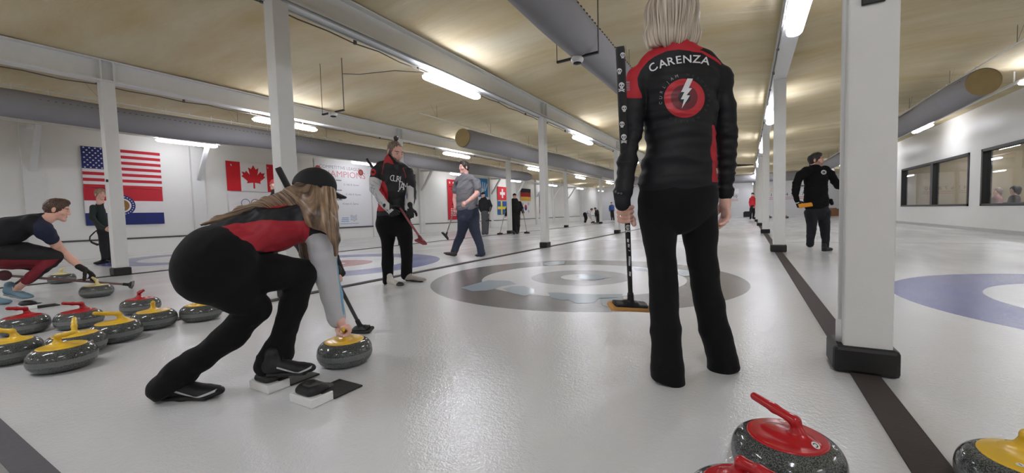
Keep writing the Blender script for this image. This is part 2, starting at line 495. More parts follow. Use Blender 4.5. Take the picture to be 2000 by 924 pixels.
struct('trim_7', MB().box((XL, YB, -.1), (XR, -1.2, .0005)), mat('pale_bounce_floor', (205, 203, 198), rough=.5))  # unseen pale floor behind the camera, added to bounce light forward
def zc(x, y=0):
    L = [XL, XA, XB, XC, XR, 10.2]
    for a, b in zip(L, L[1:]):
        if a <= x <= b: return BZ1 - .012 + .14 * math.sin(pi * (x - a) / (b - a)) * (1 if b - a > 4 else .6)
    return BZ1
xs = np.array(sorted(set(np.round(np.linspace(XL - .1, 10.1, 72), 4)) | {XA, XB, XC, XR})); ys = np.linspace(YB, YF + .1, 90); V = []; Q = []
for j, y in enumerate(ys):
    for i, x in enumerate(xs):
        sag = .03 * math.sin(y * 2.1 + .8 * math.sin(x)) + .02 * math.sin(y * 5.3 + x * .7)
        if y > 30 and XB < x < XC: sag -= .28 * math.exp(-((y - 34) / 2.6) ** 2) * math.sin(pi * (x - XB) / (XC - XB))
        xq = min(max(x, XL), 10.1); V.append((x, y, zc(xq) + sag * min(1, max(0, (zc(xq) - BZ1 + .012) / .05)) + .015))
for j in range(len(ys) - 1):
    for i in range(len(xs) - 1):
        a = j * len(xs) + i; Q.append([a, a + len(xs), a + len(xs) + 1, a + 1])
tag(obj('ceiling', V, Q, ceiling_material()), kind='structure')

struct('wall_left', MB().box((XL - .15, YB, 0), (XL, YF, 3.75)), M_wall)
struct('wall_back', MB().box((XL, YB - .15, 0), (XR, YB, 3.75)), M_wall)
M_wallfar = mat('far_wall_paint', (205, 206, 208), rough=.5, var=.03)
struct('wall_far', MB().box((XL, YF, 0), (10.2, YF + .15, 3.75)), M_wallfar)
WZ0, WZ1 = .68, 2.19; w = MB()
for a, b in ((YB, -2), (8.6, 8.6), ): pass
w.box((XR, YB, 0), (XR + .16, 23.2, WZ0)); w.box((XR, YB, WZ1), (XR + .16, 23.2, 3.75))
for a, b in ((YB, 8.4), (15.9, 16.6), (22.5, 23.2)): w.box((XR, a, WZ0), (XR + .16, b, WZ1))
w.box((XR + .16, 23.04, 0), (10.0, 23.2, 3.75)); w.box((10.0, 23.04, 0), (10.16, YF, 3.75))
struct('wall_right', w, M_wall)
M_roomw = mat('tan_room_paint', (176, 160, 132), rough=.7)
rm = MB()
rm.box((10.0, 4.5, 0), (10.1, 23.04, 3.0)); rm.box((XR + .16, 4.4, 0), (10.0, 4.5, 3.0)); rm.box((XR + .16, 4.4, 2.95), (10.1, 23.04, 3.05)); rm.box((XR + .16, 22.94, 0), (10, 23.04, 3.0))
struct('wall_lounge', rm, M_roomw)
struct('trim_4', MB().box((XR + .16, 4.4, -.02), (10.1, 23.04, .01)), mat('lounge_carpet', (92, 78, 66), rough=.95))

M_frame = mat('black_window_frame', (24, 22, 21), rough=.4)
def glass_mat():
    t = NT('window_glass'); nt = t.t; out = nt.nodes['Material Output']
    tr = t.n('BsdfTransparent'); tr.inputs[0].default_value = (.93, .95, .94, 1); gl = t.n('BsdfGlossy'); gl.inputs['Roughness'].default_value = .01
    lw = t.n('LayerWeight', i_Blend=.5); fr = t.math('MULTIPLY_ADD', t.math('POWER', lw.outputs['Facing'], 5.0), .9, .03); mx = t.n('MixShader'); t.l(fr, mx.inputs[0]); t.l(tr.outputs[0], mx.inputs[1]); t.l(gl.outputs[0], mx.inputs[2])
    t.l(mx.outputs[0], out.inputs[0]); return t.m
M_glass = glass_mat()
def window(n, a, b, mull):
    fr = MB(); t_ = .085
    fr.box((XR - .02, a, WZ0), (XR + .17, a + t_, WZ1)); fr.box((XR - .02, b - t_, WZ0), (XR + .17, b, WZ1))
    fr.box((XR - .02, a, WZ0), (XR + .17, b, WZ0 + .06)); fr.box((XR - .02, a, WZ1 - .07), (XR + .17, b, WZ1))
    for m_ in mull: fr.box((XR - .01, m_ - .1, WZ0), (XR + .16, m_ + .1, WZ1))
    o = struct('window_%d' % n, fr, M_frame)
    ed = [a] + mull + [b]
    for p, q in zip(ed, ed[1:]): MB().box((XR + .06, p + .03, WZ0 + .03), (XR + .066, q - .03, WZ1 - .03)).build('pane', M_glass, o)
window(1, 16.6, 22.5, [19.35]); window(2, 8.4, 15.9, [12.1])

# base of the left wall, its dark ledge line, and the right baseboard
PIL = [-.4, 2.75, 5.98, 9.1, 12.6, 15.55, 18.8, 21.95, 25.2, 28.4, 31.6, 34.8, 38.0]
struct('baseboard_left', MB().box((XL, YB, 0), (XL + .03, YF, .42)), M_wall)
M_ledge = mat('dark_ledge', (78, 76, 76), rough=.6)
le = MB()
for a, b in zip([YB] + PIL, PIL + [YF]): le.box((XL, a + .22, .43), (XL + .045, b - .22, .465))
struct('trim_5', le, M_ledge)
struct('baseboard_right', MB().box((XR - .02, YB, 0), (XR, 23.2, .09)), mat('grey_baseboard', (190, 190, 188), rough=.5))
for i, y in enumerate(PIL):
    t = thing('wall_pilaster', (XL, y, 0), 'white wall post with knee brace, %s' % [
        'behind the camera side of the rink', 'at the far left edge of the photo', 'between the state flag and the maple leaf flag', 'behind the nearest middle column',
        'right beside the purple and white banner', 'between the purple banner and the red banner', 'hidden by the walking man in grey', 'between the blue banner and the red cross flag',
        'between the cross flags and the black red gold flag', 'beside the striped flag hidden by a column', 'first of the posts past the last flag', 'second of the posts past the last flag', 'last post before the far wall'][i], 'post')
    MB().box((XL, y - .16, 0), (XL + .10, y + .16, 3.4), bev=.006).build('post', M_white, t)
    if i in (1, 2, 5, 7, 8, 9, 10, 11, 12):
        d = A(.72, 0, 1.0); R_ = np.array([nrm(np.cross(d, (0, 1, 0))), (0, 1, 0), nrm(d)]).T
        b_ = MB(); L_ = np.linalg.norm(d)
        b_.box((-.04, -.05, 0), (.04, .05, L_), R=R_, c=(XL + .1, y, 2.1)); b_.build('brace', M_white, t)
        MB().box((XL + .1, y - .05, 3.02), (XL + .9, y + .05, 3.1)).build('bracket_arm', M_white, t)

# columns and roof beams
M_boot = mat('black_column_boot', (24, 23, 23), rough=.5, bump=.1)
CN = {0: ('in the left row', XA), 1: ('in the middle row', XB), 2: ('in the right row', XC)}
ordn = ['nearest', 'second', 'third', 'fourth', 'fifth', 'sixth', 'seventh']
for r in range(3):
    row, X = CN[r]; xo = {0: XA, 1: XB, 2: XC}[r]
    hw, dp = (.090 if r == 2 else .075, .17); ox = .012 if r == 2 else 0
    for k in range(7):
        y = Y0 + PITCH * k + (.0 if r else .0)
        if y > YF - 1: break
        t = thing('support_column', (xo, y, 0), 'white square steel column with black boot, %s %s counted from the camera' % (ordn[k], row), 'column', 'columns ' + row)
        MB().box((xo - hw + ox, y, 0), (xo + hw + ox, y + dp, BZ0 - .0005), bev=.006).build('post', M_white, t)
        MB().box((xo - hw - .025 - ox * .4, y - .025, .002), (xo + hw + .025 + ox, y + dp + .025, .13), bev=.018).build('boot', M_boot, t)
        if r == 2 and k == 0:
            MB().tube([(xo - hw + .014, y + .07, .14), (xo - hw + .014, y + .07, 3.0)], .013, n=10).tube([(xo - hw + .010, y + .07, .13), (xo - hw + .010, y + .07, .24)], .019, n=10).build('conduit', M_white, t, smooth=True)
            p = aty(1707, -8, y - .012); MB().box((p[0] - .042, y - .014, p[2] - .03), (p[0] + .042, y, p[2] + .05), bev=.004).build('black_plate', M_dark, t)
        if r == 0 and k == 0:
            p = aty(209, 353, y - .01); MB().tube([(p[0], y - .02, p[2]), (p[0], y, p[2])], .022, n=14).build('knob', M_dark, t, smooth=True)
    b_ = MB(); b_.box((xo - .10, YB, BZ0), (xo + .10, YF, BZ0 + .02)); b_.box((xo - .02, YB, BZ0 + .0201), (xo + .02, YF, BZ1 - .0201)); b_.box((xo - .10, YB, BZ1 - .02), (xo + .10, YF, BZ1))
    for k in range(7):
        y = Y0 + PITCH * k
        if y < YF - 1: b_.box((xo - .097, y + .0, BZ0 + .0201), (xo + .097, y + .02, BZ1 - .0201)); b_.box((xo - .097, y + .15, BZ0 + .0201), (xo + .097, y + .17, BZ1 - .0201))
    bo = b_.build('roof_beam', M_white); tag(bo, 'long white steel roof beam over the %s row of columns' % ['left', 'middle', 'right'][r], 'beam')
    c_ = MB(); pts = []
    side = -.13 if r < 2 else -.12
    for k in range(0, 110):
        y = .2 + k * .38
        if y > YF: break
        pts.append((xo + side, y, BZ0 - .02 - .02 * abs(math.sin(k * .5 * pi / 1)) - .006 * math.sin(k * 1.7)))
    c_.tube(pts, .0085, n=6)
    for p in pts[::3]: c_.box((p[0] - .010, p[1] - .014, p[2] - .010), (p[0] + .022, p[1] + .014, BZ0))
    tag(c_.build('power_cable', M_cable), 'grey clipped cable running along the %s roof beam' % ['left', 'middle', 'right'][r], 'cable')
    if r == 1:
        MB().tube([(xo - .06, YB, BZ0 - .022), (xo - .06, YF, BZ0 - .022)], .012, n=6).tube([(xo + .085, YB, BZ0 - .015), (xo + .085, YF, BZ0 - .015)], .014, n=6).build('conduit', M_gal, bo, smooth=True)

for X, nm, lab in ((XA, 'sheet_divider', 'left'), (XB, 'sheet_divider', 'middle'), (XC, 'sheet_divider', 'right')):
    tag(MB().box((X - .055, .38, 0), (X + .055, YF, .008)).build(nm, M_strip), 'dark brown strip on the ice joining the %s row of columns' % lab, 'divider')

# ceiling lamps
M_diff = mat('glowing_diffuser', (240, 243, 255), emit=28.0)
M_diff2 = mat('glowing_side_diffuser', (240, 243, 255), emit=12.0)
M_diff3 = mat('glowing_right_diffuser', (240, 243, 255), emit=15.0)
M_hous = mat('lamp_housing', (235, 235, 235), rough=.4)
def make_lamp(loc, label):
    t = thing('ceiling_lamp', loc, label, 'lamp', 'strip lamps under the ceiling')
    x, y, z = loc
    MB().box((x - .055, y - .66, z - .02), (x + .055, y + .66, z + .02)).build('housing', M_hous, t)
    V = []; Fc = []; n = 10; prof = []
    for k in range(n + 1):
        a = pi * k / n; prof.append((-.085 * math.cos(a), -.055 * math.sin(a) ** .7 if k not in (0, n) else 0))
    secs = [(-.70, .55), (-.66, .9), (-.6, 1.0), (.6, 1.0), (.66, .9), (.70, .55)]
    for sy, s_ in secs:
        for px_, pz_ in prof: V.append((x + px_ * s_, y + sy, z - .018 + pz_ * s_))
    m_ = n + 1
    for i in range(len(secs) - 1):
        for k in range(n): Fc.append([i * m_ + k, (i + 1) * m_ + k, (i + 1) * m_ + k + 1, i * m_ + k + 1])
    Fc.append([k for k in range(m_)]); Fc.append([(len(secs) - 1) * m_ + k for k in range(m_)][::-1])
    for i in range(1): Fc.append([i * m_ + 0 for _ in (0,)] and [0, n, (len(secs) - 1) * m_ + n, (len(secs) - 1) * m_])
    obj('diffuser', V, Fc, M_diff, t, smooth=True)
    return t
def dup(root, loc, rotz=0.0, label=None, group=None):
    r = root.copy(); COL.objects.link(r); r.location = loc; r.rotation_euler = (0, 0, rotz); WL[r.name] = A(*loc)
    if label: r['label'] = label
    if group: r['group'] = group
    for ch in list(root.children):
        c = ch.copy(); COL.objects.link(c); c.parent = r; WL[c.name] = A(*loc)
        for g in ch.children:
            d = g.copy(); COL.objects.link(d); d.parent = c; WL[d.name] = A(*loc)
    return r
lamp0 = None; side_lamps = {}
rows = [(XB, 2.91, 'under the middle beam'), (XA, 2.91, 'under the left beam'), (XC, 2.91, 'under the right beam'), (-13.2, 3.0, 'beside the left wall'), (4.7, 3.13, 'beside the right wall')]
for X, z, lab in rows:
    for k in range(-2, 7):  # farthest lamp behind the camera is added as fill for the near columns
        y = 5.45 + 6.05 * k
        if X > 4 and k == 0: y = 5.2
        if X > 4 and y > 42: continue
        L_ = 'white strip lamp %s, %s from the camera' % (lab, (['just behind it'] + [o + ' one away' for o in ordn])[k + 1]) if k >= 0 else 'white strip lamp %s, %s behind the camera' % (lab, 'just' if k == -1 else 'added as unseen fill farther')
        if lamp0 is None: lamp0 = make_lamp((X, y, z), L_)
        elif X in side_lamps: dup(side_lamps[X], (X, y, z), 0, L_)
        else:
            q_ = dup(lamp0, (X, y, z), 0, L_)
            if X < -13 or X > 4:
                side_lamps[X] = q_; d_ = [c for c in q_.children if c.name.startswith('diffuser')][0]; d_.data = d_.data.copy(); d_.data.materials[0] = M_diff2 if X < 0 else M_diff3
# stand-offs that hold the side rows
for k in range(2):
    X, z = (-13.2, 3.0) if k == 0 else (4.7, 3.13)
    rail = MB(); rail.box((X - .03, YB, z + .02), (X + .03, YF, z + .06))
    for y in np.arange(-3, 43, 3.1): rail.box((X - .01, y - .01, z + .05), (X + .01, y + .01, 3.42))
    tag(rail.build('lamp_rail', M_white), 'thin white rail carrying the lamps beside the %s wall' % ('left' if k == 0 else 'right'), 'rail')

# air ducts
def duct(xc, zc_, r, ya, yb, label, cap_near=True, cap_col=(168, 148, 104), metal=False):
    t = thing('air_duct', (xc, ya, zc_), label, 'duct', 'grey fabric air ducts')
    mb = MB(); pts = []; rs = []; n = int((yb - ya) / .35) + 1
    for i in range(n + 1):
        y = ya + (yb - ya) * i / n
        rr = r * (1 + .025 * math.sin(y * 1.7) + .012 * math.sin(y * 5.1))
        pts.append((xc + .012 * math.sin(y * .9), y, zc_ + .012 * math.sin(y * 1.3))); rs.append(rr)
    rs[0] *= .93; rs[-1] *= .8
    mb.tube(pts, rs, n=32, cap=not cap_near); mb.build('fabric_tube', M_duct, t, smooth=True, split=50)
    if cap_near:
        m_ = mat('yellowed_duct_cap', cap_col, rough=.9, var=.15, nscale=9)
        c_ = MB(); prof = [(rs[0] * math.cos(a), 0, 0) for a in (0,)]
        V = []; Fc = []; N = 32; R_ = 5
        V.append((xc, ya - .03, zc_))
        for i in range(1, R_ + 1):
            for k in range(N):
                a = 2 * pi * k / N; q = i / R_
                V.append((xc + rs[0] * q * math.cos(a), ya - .03 * (1 - q * q), zc_ + rs[0] * q * math.sin(a)))
        for k in range(N): Fc.append([0, 1 + k, 1 + (k + 1) % N])
        for i in range(R_ - 1):
            for k in range(N): Fc.append([1 + i * N + k, 1 + (i + 1) * N + k, 1 + (i + 1) * N + (k + 1) % N, 1 + i * N + (k + 1) % N])
        obj('end_cap', V, Fc, m_, t)
    seam = MB()
    for s_ in (-1, 1):
        for y in np.arange(ya + .2, yb, .09):
            a = math.radians(25 if s_ > 0 else 155); seam.box((xc + (r + .001) * math.cos(a) - .006, y, zc_ + (r + .001) * math.sin(a) - .006), (xc + (r + .001) * math.cos(a) + .006, y + .03, zc_ + (r + .001) * math.sin(a) + .004))
        if len(seam.V) > 40000: break
    tag(seam.build('air_hole_row', mat('duct_hole', (84, 82, 84), rough=.9), t), kind='stuff')
    rl = MB(); rl.tube([(xc, max(ya - 1.6, YB), zc_ + r + .07), (xc, yb, zc_ + r + .07)], .012, n=6)
    for y in np.arange(ya + .3, yb, .42): rl.tube([(xc, y, zc_ + r - .02), (xc, y, zc_ + r + .11)], .007, n=5)
    rl.build('rail', M_white, t)
    for y in np.arange(ya - 1.0, yb, 2.4):
        wr = MB(); wr.tube([(xc, y, zc_ + r + .07), (xc, y, 3.46)], .004, n=5); wr.tube([(xc, y, zc_ + r + .07), (xc - .0, y - .22, 3.46)], .002, n=4)
        wr.build('wire', M_cable, t)
    return t
d1 = duct(-10.6, 2.86, .235, 1.62, 20.6, 'long grey fabric duct above the leftmost sheet, its near end on a metal collar', cap_near=False)
MB().tube([(-10.6, -3.9, 2.86), (-10.6, 1.3, 2.86), (-10.6, 1.5, 2.86), (-10.6, 1.66, 2.86)], [.2, .2, .225, .23], n=20).build('metal_collar', M_gal, d1)
duct(-6.5, 2.85, .25, 8.85, 40, 'grey fabric duct with yellowed round end, above the walking person in grey')
duct(-1.70, 2.85, .215, -8.8, 11.5, 'grey fabric duct right above the grey rings, passing behind the blonde woman')
duct(3.55, 2.87, .25, 10.4, 30.2, 'grey fabric duct with yellowed round end, above the rightmost sheet')
cd = thing('air_duct', (-2, 30.6, 2.7), 'wide grey duct crossing under the ceiling before the far wall', 'duct', 'grey fabric air ducts')
MB().tube([(-3.6, 30.6, 2.70), (-1, 30.6, 2.70), (3, 30.6, 2.70), (4.4, 30.6, 2.70)], [.27, .28, .29, .29], n=24).build('fabric_tube', M_duct, cd, smooth=True)
tag(MB().box((-1.9, 28.6, 3.33), (.3, 28.7, 3.50)).build('crossbar', M_dark), 'black bar under the ceiling left of the right row of columns', 'bar')

# overhead cameras above the tees
M_camw = mat('camera_plastic', (215, 213, 208), rough=.35); M_lens = mat('black_lens', (12, 12, 12), rough=.12)
for i, (cx, px_, ends) in enumerate(((-1.80, (1128, 118), ((1088, 122), (1169, 102))), (-6.42, (653, 222), ((630, 224), (672, 215))))):
    z = 2.63; e = [atz(*q, z) for q in ends]; c_ = (e[0] + e[1]) / 2
    t = thing('overhead_camera', tuple(c_), 'round white dome camera on a black bar, hung above the %s rings' % ('grey' if i == 0 else 'blue and red'), 'camera', 'dome cameras hung over the rings')
    dd = nrm(e[1] - e[0]); nn = A(-dd[1], dd[0], 0); R_ = np.array([dd, nn, UP]).T; L_ = np.linalg.norm(e[1] - e[0]) / 2
    MB().box((-L_, -.016, -.012), (L_, .016, .012), R=R_, c=c_).build('bar', M_dark, t)
    MB().lathe([(.02, .03), (.06, .025), (.075, 0), (.072, -.025), (.055, -.045), (.03, -.055)], n=28, c=tuple(c_ - UP * .015)).build('dome_body', M_camw, t, smooth=True)
    MB().lathe([(.046, -.04), (.05, -.062), (.036, -.068), (.012, -.075)], n=24, c=tuple(c_ - UP * .01)).build('lens', M_lens, t, smooth=True)
    ww = MB(); ww.tube([e[0] + UP * .0, (e[0][0], e[0][1], 3.5)], .005, n=6); ww.tube([e[1], (e[1][0], e[1][1], 3.5)], .008, n=6)
    if i == 1:
        q = e[1]; ww.tube([q + A(0, 0, .6), q + A(.3, .1, .56), q + A(.9, .3, .56), q + A(1.6, .5, .44), A(XB - .12, q[1] + .9, BZ0)], .007, n=6)
    ww.build('cable', M_cable, t)

# pale blue lettering shapes in the grey rings under the ice
M_pale = NT('pale_blue_ice_paint'); M_pale.b.inputs['Base Color'].default_value = srgb(164, 178, 186); M_pale.b.inputs['Roughness'].default_value = .2
_n = M_pale.n('TexNoise', i_Scale=60.0); _b = M_pale.n('Bump', i_Strength=.15, i_Distance=.004); M_pale.l(_n.outputs['Fac'], _b.inputs['Height']); M_pale.l(_b.outputs[0], M_pale.b.inputs['Normal']); M_pale = M_pale.m
zz = lambda L: [(800 + x / 2.857, 480 + y / 2.857) for x, y in L]
pats = [[(285, 235), (395, 205), (440, 192), (560, 196), (600, 215), (520, 226), (480, 240), (430, 250), (350, 254)],
        [(520, 240), (575, 225), (640, 225), (700, 245), (690, 270), (640, 280), (560, 262)],
        [(770, 262), (850, 262), (905, 270), (890, 300), (850, 305), (790, 290)],
        [(900, 268), (1050, 272), (1190, 270), (1180, 290), (1060, 292), (1030, 318), (930, 322), (880, 300)],
        [(1060, 300), (1180, 290), (1190, 320), (1250, 345), (1150, 350), (1080, 335)],
        [(770, 92), (870, 86), (860, 104), (780, 112), (740, 104)], [(1240, 120), (1320, 128), (1330, 145), (1260, 138)],
        [(1495, 132), (1560, 140), (1590, 165), (1530, 172), (1500, 160)], [(930, 170), (1000, 160), (1080, 168), (1120, 178), (1030, 192), (960, 190)]]
V = []; Fc = []
for pi_, P_ in enumerate(pats):
    n0 = len(V)
    for x, y in zz(P_): q = atz(x, y, .0); V.append((q[0], q[1], .0010 + .0003 * pi_))
    Fc.append(list(range(n0, len(V)))[::-1])
tag(obj('trim_6', V, Fc, M_pale, None, smooth=False), kind='structure')
# ------------------------------------------------------------------ curling stones
def granite(name, c1, c2, band):
    t = NT(name); b = t.b; tc = t.n('TexCoord'); sx = t.n('SeparateXYZ'); t.l(tc.outputs['Object'], sx.inputs[0])
    n = t.n('TexNoise', i_Scale=330.0, i_Detail=2.0); t.l(tc.outputs['Object'], n.inputs['Vector'])
    r = t.n('ValToRGB'); t.l(n.outputs['Fac'], r.inputs[0]); e = r.color_ramp.elements; e[0].position = .42; e[0].color = c1; e[1].position = .6; e[1].color = c2
    n2 = t.n('TexNoise', i_Scale=40.0, i_Detail=3.0); t.l(tc.outputs['Object'], n2.inputs['Vector'])
    z = t.math('ADD', sx.outputs[2], t.math('MULTIPLY_ADD', n2.outputs['Fac'], .006, -.003))
    f = t.math('MULTIPLY', t.math('GREATER_THAN', z, .046), t.math('LESS_THAN', z, .074))
    t.l(t.mix(t.math('MULTIPLY', f, .55), r.outputs[0], band), b.inputs['Base Color'])
    t.l(t.math('MULTIPLY_ADD', f, .38, .10), b.inputs['Roughness']); b.inputs['Specular IOR Level'].default_value = .6
    return t.m
M_gran = granite('speckled_granite', srgb(44, 46, 46), srgb(104, 108, 105), srgb(128, 130, 128))
M_red = mat('red_glossy_plastic', (176, 32, 38), rough=.22, var=.02)
M_yel = mat('yellow_glossy_plastic', (228, 186, 52), rough=.25, var=.02)
M_pyel = mat('pale_yellow_plastic', (222, 206, 140), rough=.3, var=.02)
M_stick = mat('white_sticker', (225, 225, 222), rough=.4)
M_ink = mat('black_print', (22, 22, 24), rough=.5)
_h = SDF(.012)
_h.ell((0, 0, .1135), (.104, .104, .0090)); _h.ell((0.01, 0, .117), (.06, .035, .012), k=.02)
_h.ecap((.040, 0, .118), (.030, 0, .140), (0, 1, 0), (.020, .026), (.013, .018), k=.016)
_h.ecap((.030, 0, .140), (.022, 0, .168), (0, 1, 0), (.0125, .017), (.0125, .0135), k=.01)
_h.cap((.022, 0, .168), (-.035, 0, .181), .0135, .013, k=.012); _h.cap((-.035, 0, .181), (-.095, 0, .195), .013, .012, k=.01)
HV, HQ = _h.mesh(.0028); HV[:, 2] += .0150
prof = [(.0, 0), (.060, .001), (.068, 0), (.090, .003), (.118, .013), (.134, .027), (.1425, .042), (.1445, .056), (.1425, .071), (.135, .086), (.122, .0985), (.108, .108), (.1, .1125), (.0, .1125)]
_p = []
for (a, b) in zip(prof, prof[1:]): _p += [a, ((a[0] + b[0]) / 2, (a[1] + b[1]) / 2)]
prof = [(.0005, .001), (.060, .001), (.066, .0), (.080, .0006), (.096, .002), (.110, .005), (.122, .010), (.131, .017), (.1375, .026), (.1415, .036), (.1438, .046), (.1445, .055), (.1443, .063), (.1430, .073), (.1400, .083), (.1350, .092), (.1280, .100), (.119, .1065), (.109, .111), (.098, .1135), (.0005, .1145)]
prof = [(r_, z_ * 1.135) for r_, z_ in prof]
def make_stone(color, label, loc, rotz, marks=False):
    t = thing('curling_stone', (0, 0, 0), label, 'curling stone', 'curling stones on the ice')
    MB().lathe(prof, n=64).build('granite_body', M_gran, t, smooth=True)
    hd = obj('handle', HV, HQ, color, t)
    return t, hd
def sticker(par, x, y, txt, r=.011):
    z = .1135 + .0085 * math.sqrt(max(0, 1 - (x * x + y * y) / .099 ** 2)) + .0012
    # seat it on the handle surface
    bv = BVHTree.FromPolygons([tuple(v) for v in HV], HQ.tolist()); hit, nn, _, _ = bv.ray_cast(Vector((x, y, .3)), Vector((0, 0, -1)))
    nn = np.array(nn); c = np.array(hit) + nn * .0008; u = nrm(np.cross(A(0, 1, 0), nn)); v = np.cross(nn, u)
    V = [c + r * (math.cos(a) * u + math.sin(a) * v) for a in np.linspace(0, 2 * pi, 25)[:-1]]
    st = obj('sticker', V, [list(range(24))], M_stick, par, smooth=False)
    g = place2(glyphs(txt, .03), 0, 0, r * 1.1, rot=-pi / 2); V2, F2 = g
    obj('letter', [c + nn * .0006 + a * u + b * v for a, b in V2], F2, M_ink, st, smooth=False)
stone_red, _hr = make_stone(M_red, 'x', (0, 0, 0), 0)
stone_yel, _hy = make_stone(M_yel, 'x', (0, 0, 0), 0)
stone_pal, _hp = make_stone(M_pyel, 'x', (0, 0, 0), 0)
STONES = [ # centre in the photo, grip end in the photo, kind, label
    ((46, 634), (17, 609), 'r', 'red handled stone at the left edge of the photo, behind the cut off yellow one'),
    ((155, 623), (141, 596), 'r', 'red handled stone in the middle of the three red ones at the left'),
    ((275, 597), (283, 574), 'r', 'red handled stone farthest back in the left cluster, near the crouching woman'),
    ((301, 623), (299, 594), 'y', 'yellow handled stone touching the rearmost red one in the left cluster'),
    ((393, 609), (381, 583), 'y', 'yellow handled stone partly covered by the bent woman’s black trousers'),
    ((226, 647), (189, 619), 'y', 'yellow handled stone whose grip points straight left, middle of the cluster'),
    ((148, 672), (145, 634), 'y', 'yellow handled stone mostly hidden right behind the front yellow one'),
    ((123, 697), (139, 657), 'y', 'big yellow handled stone in front of the whole left cluster'),
    ((17, 686), (-12, 650), 'y', 'yellow handled stone cut off by the left edge of the photo'),
    ((189, 568), (170, 545), 'p', 'pale yellow handled stone under the black glove of the crouching man'),
    ((121, 544), (150, 530), 'p', 'pale yellow handled stone standing behind the crouching man’s knee'),
    ((674, 686), (679, 650), 'w', 'yellow handled stone gripped by the bare hand of the crouching woman'),
    ((1536, 892), (1505, 802), 'R', 'red handled stone with round stickers beside the brown strip, bottom right'),
    ((1462, 1008), (1560, 1010), 'R2', 'red handled stone cut off by the bottom edge of the photo'),
    ((2020, 946), (2074, 886), 'Y2', 'yellow handled stone cut off at the bottom right corner'),
]
first = {'r': stone_red, 'y': stone_yel, 'p': stone_pal}; used = {}
for c, g, kd, lab in STONES:
    p = atz(*c, .065); e = atz(*g, .185); yaw = math.atan2(e[1] - p[1], e[0] - p[0]) + pi
    col = {'r': 'r', 'y': 'y', 'p': 'p', 'w': 'y', 'R': 'r', 'R2': 'r', 'Y2': 'y'}[kd]
    src = first[col]
    if kd == 'w': yaw = math.atan2(FH[1], FH[0]) + .35; WST = p.copy()
    if kd == 'R2': yaw = math.atan2(1.0, -.6) + .2
    s_ = dup(src, (p[0], p[1], 0.0005), yaw, lab)
    if kd in ('R', 'Y2', 'r') and kd != 'r':
        WL[s_.name] = A(0, 0, 0)
        h_ = [ch for ch in s_.children if ch.name.startswith('handle')][0]; WL[h_.name] = A(0, 0, 0)
        sticker(h_, .078, -.005, 'C'); sticker(h_, -.045, .062, 'I', .008)
        WL[s_.name] = A(p[0], p[1], 0)
# far away, by the far hacks
for (c, lab) in (((1422, 426), 'tiny stone on the far back line left of the person in red'), ((1503, 424.5), 'tiny stone at the far end between the two farthest right columns'), ((1536, 424.5), 'tiny stone at the far end right of the second right column'), ((1159, 433.5), 'stone being swept by the two bent people far away')):
    p = atz(*c, .06); dup(stone_red if c[0] != 1159 else stone_pal, (p[0], min(p[1], 42.8), .0005), 1.0, lab)
for s0 in (stone_red, stone_yel, stone_pal):
    for ch in list(s0.children): bpy.data.objects.remove(ch)
    bpy.data.objects.remove(s0)

# ------------------------------------------------------------------ hacks
M_block = mat('white_foam_block', (232, 232, 230), rough=.5, var=.05, nscale=20, bump=.15, bscale=40)
pf, pl, pr_ = atz(609.4, 800), atz(565, 785.4), atz(650.7, 780)
hx0, hx1, hy0, hy1 = pl[0], pf[0], pf[1], pr_[1]
hw_, hl_ = abs(pf[0] - pl[0]), abs(pr_[1] - pf[1])
ML = min(.3, atz(701, 753)[1] - hy1)
print('MATLEN', ML, hx0, hx1, hy0, hy1)
def make_hack(x, y, label):
    """x, y: near right corner of the white block"""
    t = thing('rubber_hack', (x, y, 0), label, 'hack', 'foothold hacks')
    MB().box((x - hw_, y, .001), (x, y + hl_, .040), bev=.003).build('foam_block', M_block, t)
    cx = x - hw_ * .5
    MB().box((cx - .07, y + hl_ * .55, .040), (cx + .07, y + hl_ + .002, .046), bev=.002).box((cx - .085, y + hl_ + .001, .001), (cx + .085, y + hl_ + ML, .009), bev=.003).build('rubber_mat', M_rub, t)
    s = SDF(.012); s.ecap((cx - .035, y + hl_ * .55, .055), (cx + .035, y + hl_ * .55, .055), (0, 1, 0), (.055, .028))
    s.ecap((cx, y + hl_ * .55, .05), (cx, y + hl_ + .06, .03), (1, 0, 0), (.055, .02), (.045, .010)); s.ecap((cx - .02, y + hl_ * .7, .085), (cx + .02, y + hl_ * .7, .085), (0, 1, 0), (.045, .018), mode='s', k=.01)
    s.cut((0, 0, .0405), (0, 0, -1)); v_, q_ = s.mesh(.004); obj('foot_rest', v_, q_, M_rub, t)
    return t
make_hack(pf[0], pf[1], 'white block with black rubber hack, empty, right of the woman’s foot')
p2 = atz(523, 771.5); make_hack(p2[0], pf[1], 'white block with black rubber hack under the crouching woman’s foot')
p3 = atz(64, 604); make_hack(p3[0], pf[1], 'white block with black rubber hack under the crouching man’s blue shoe')

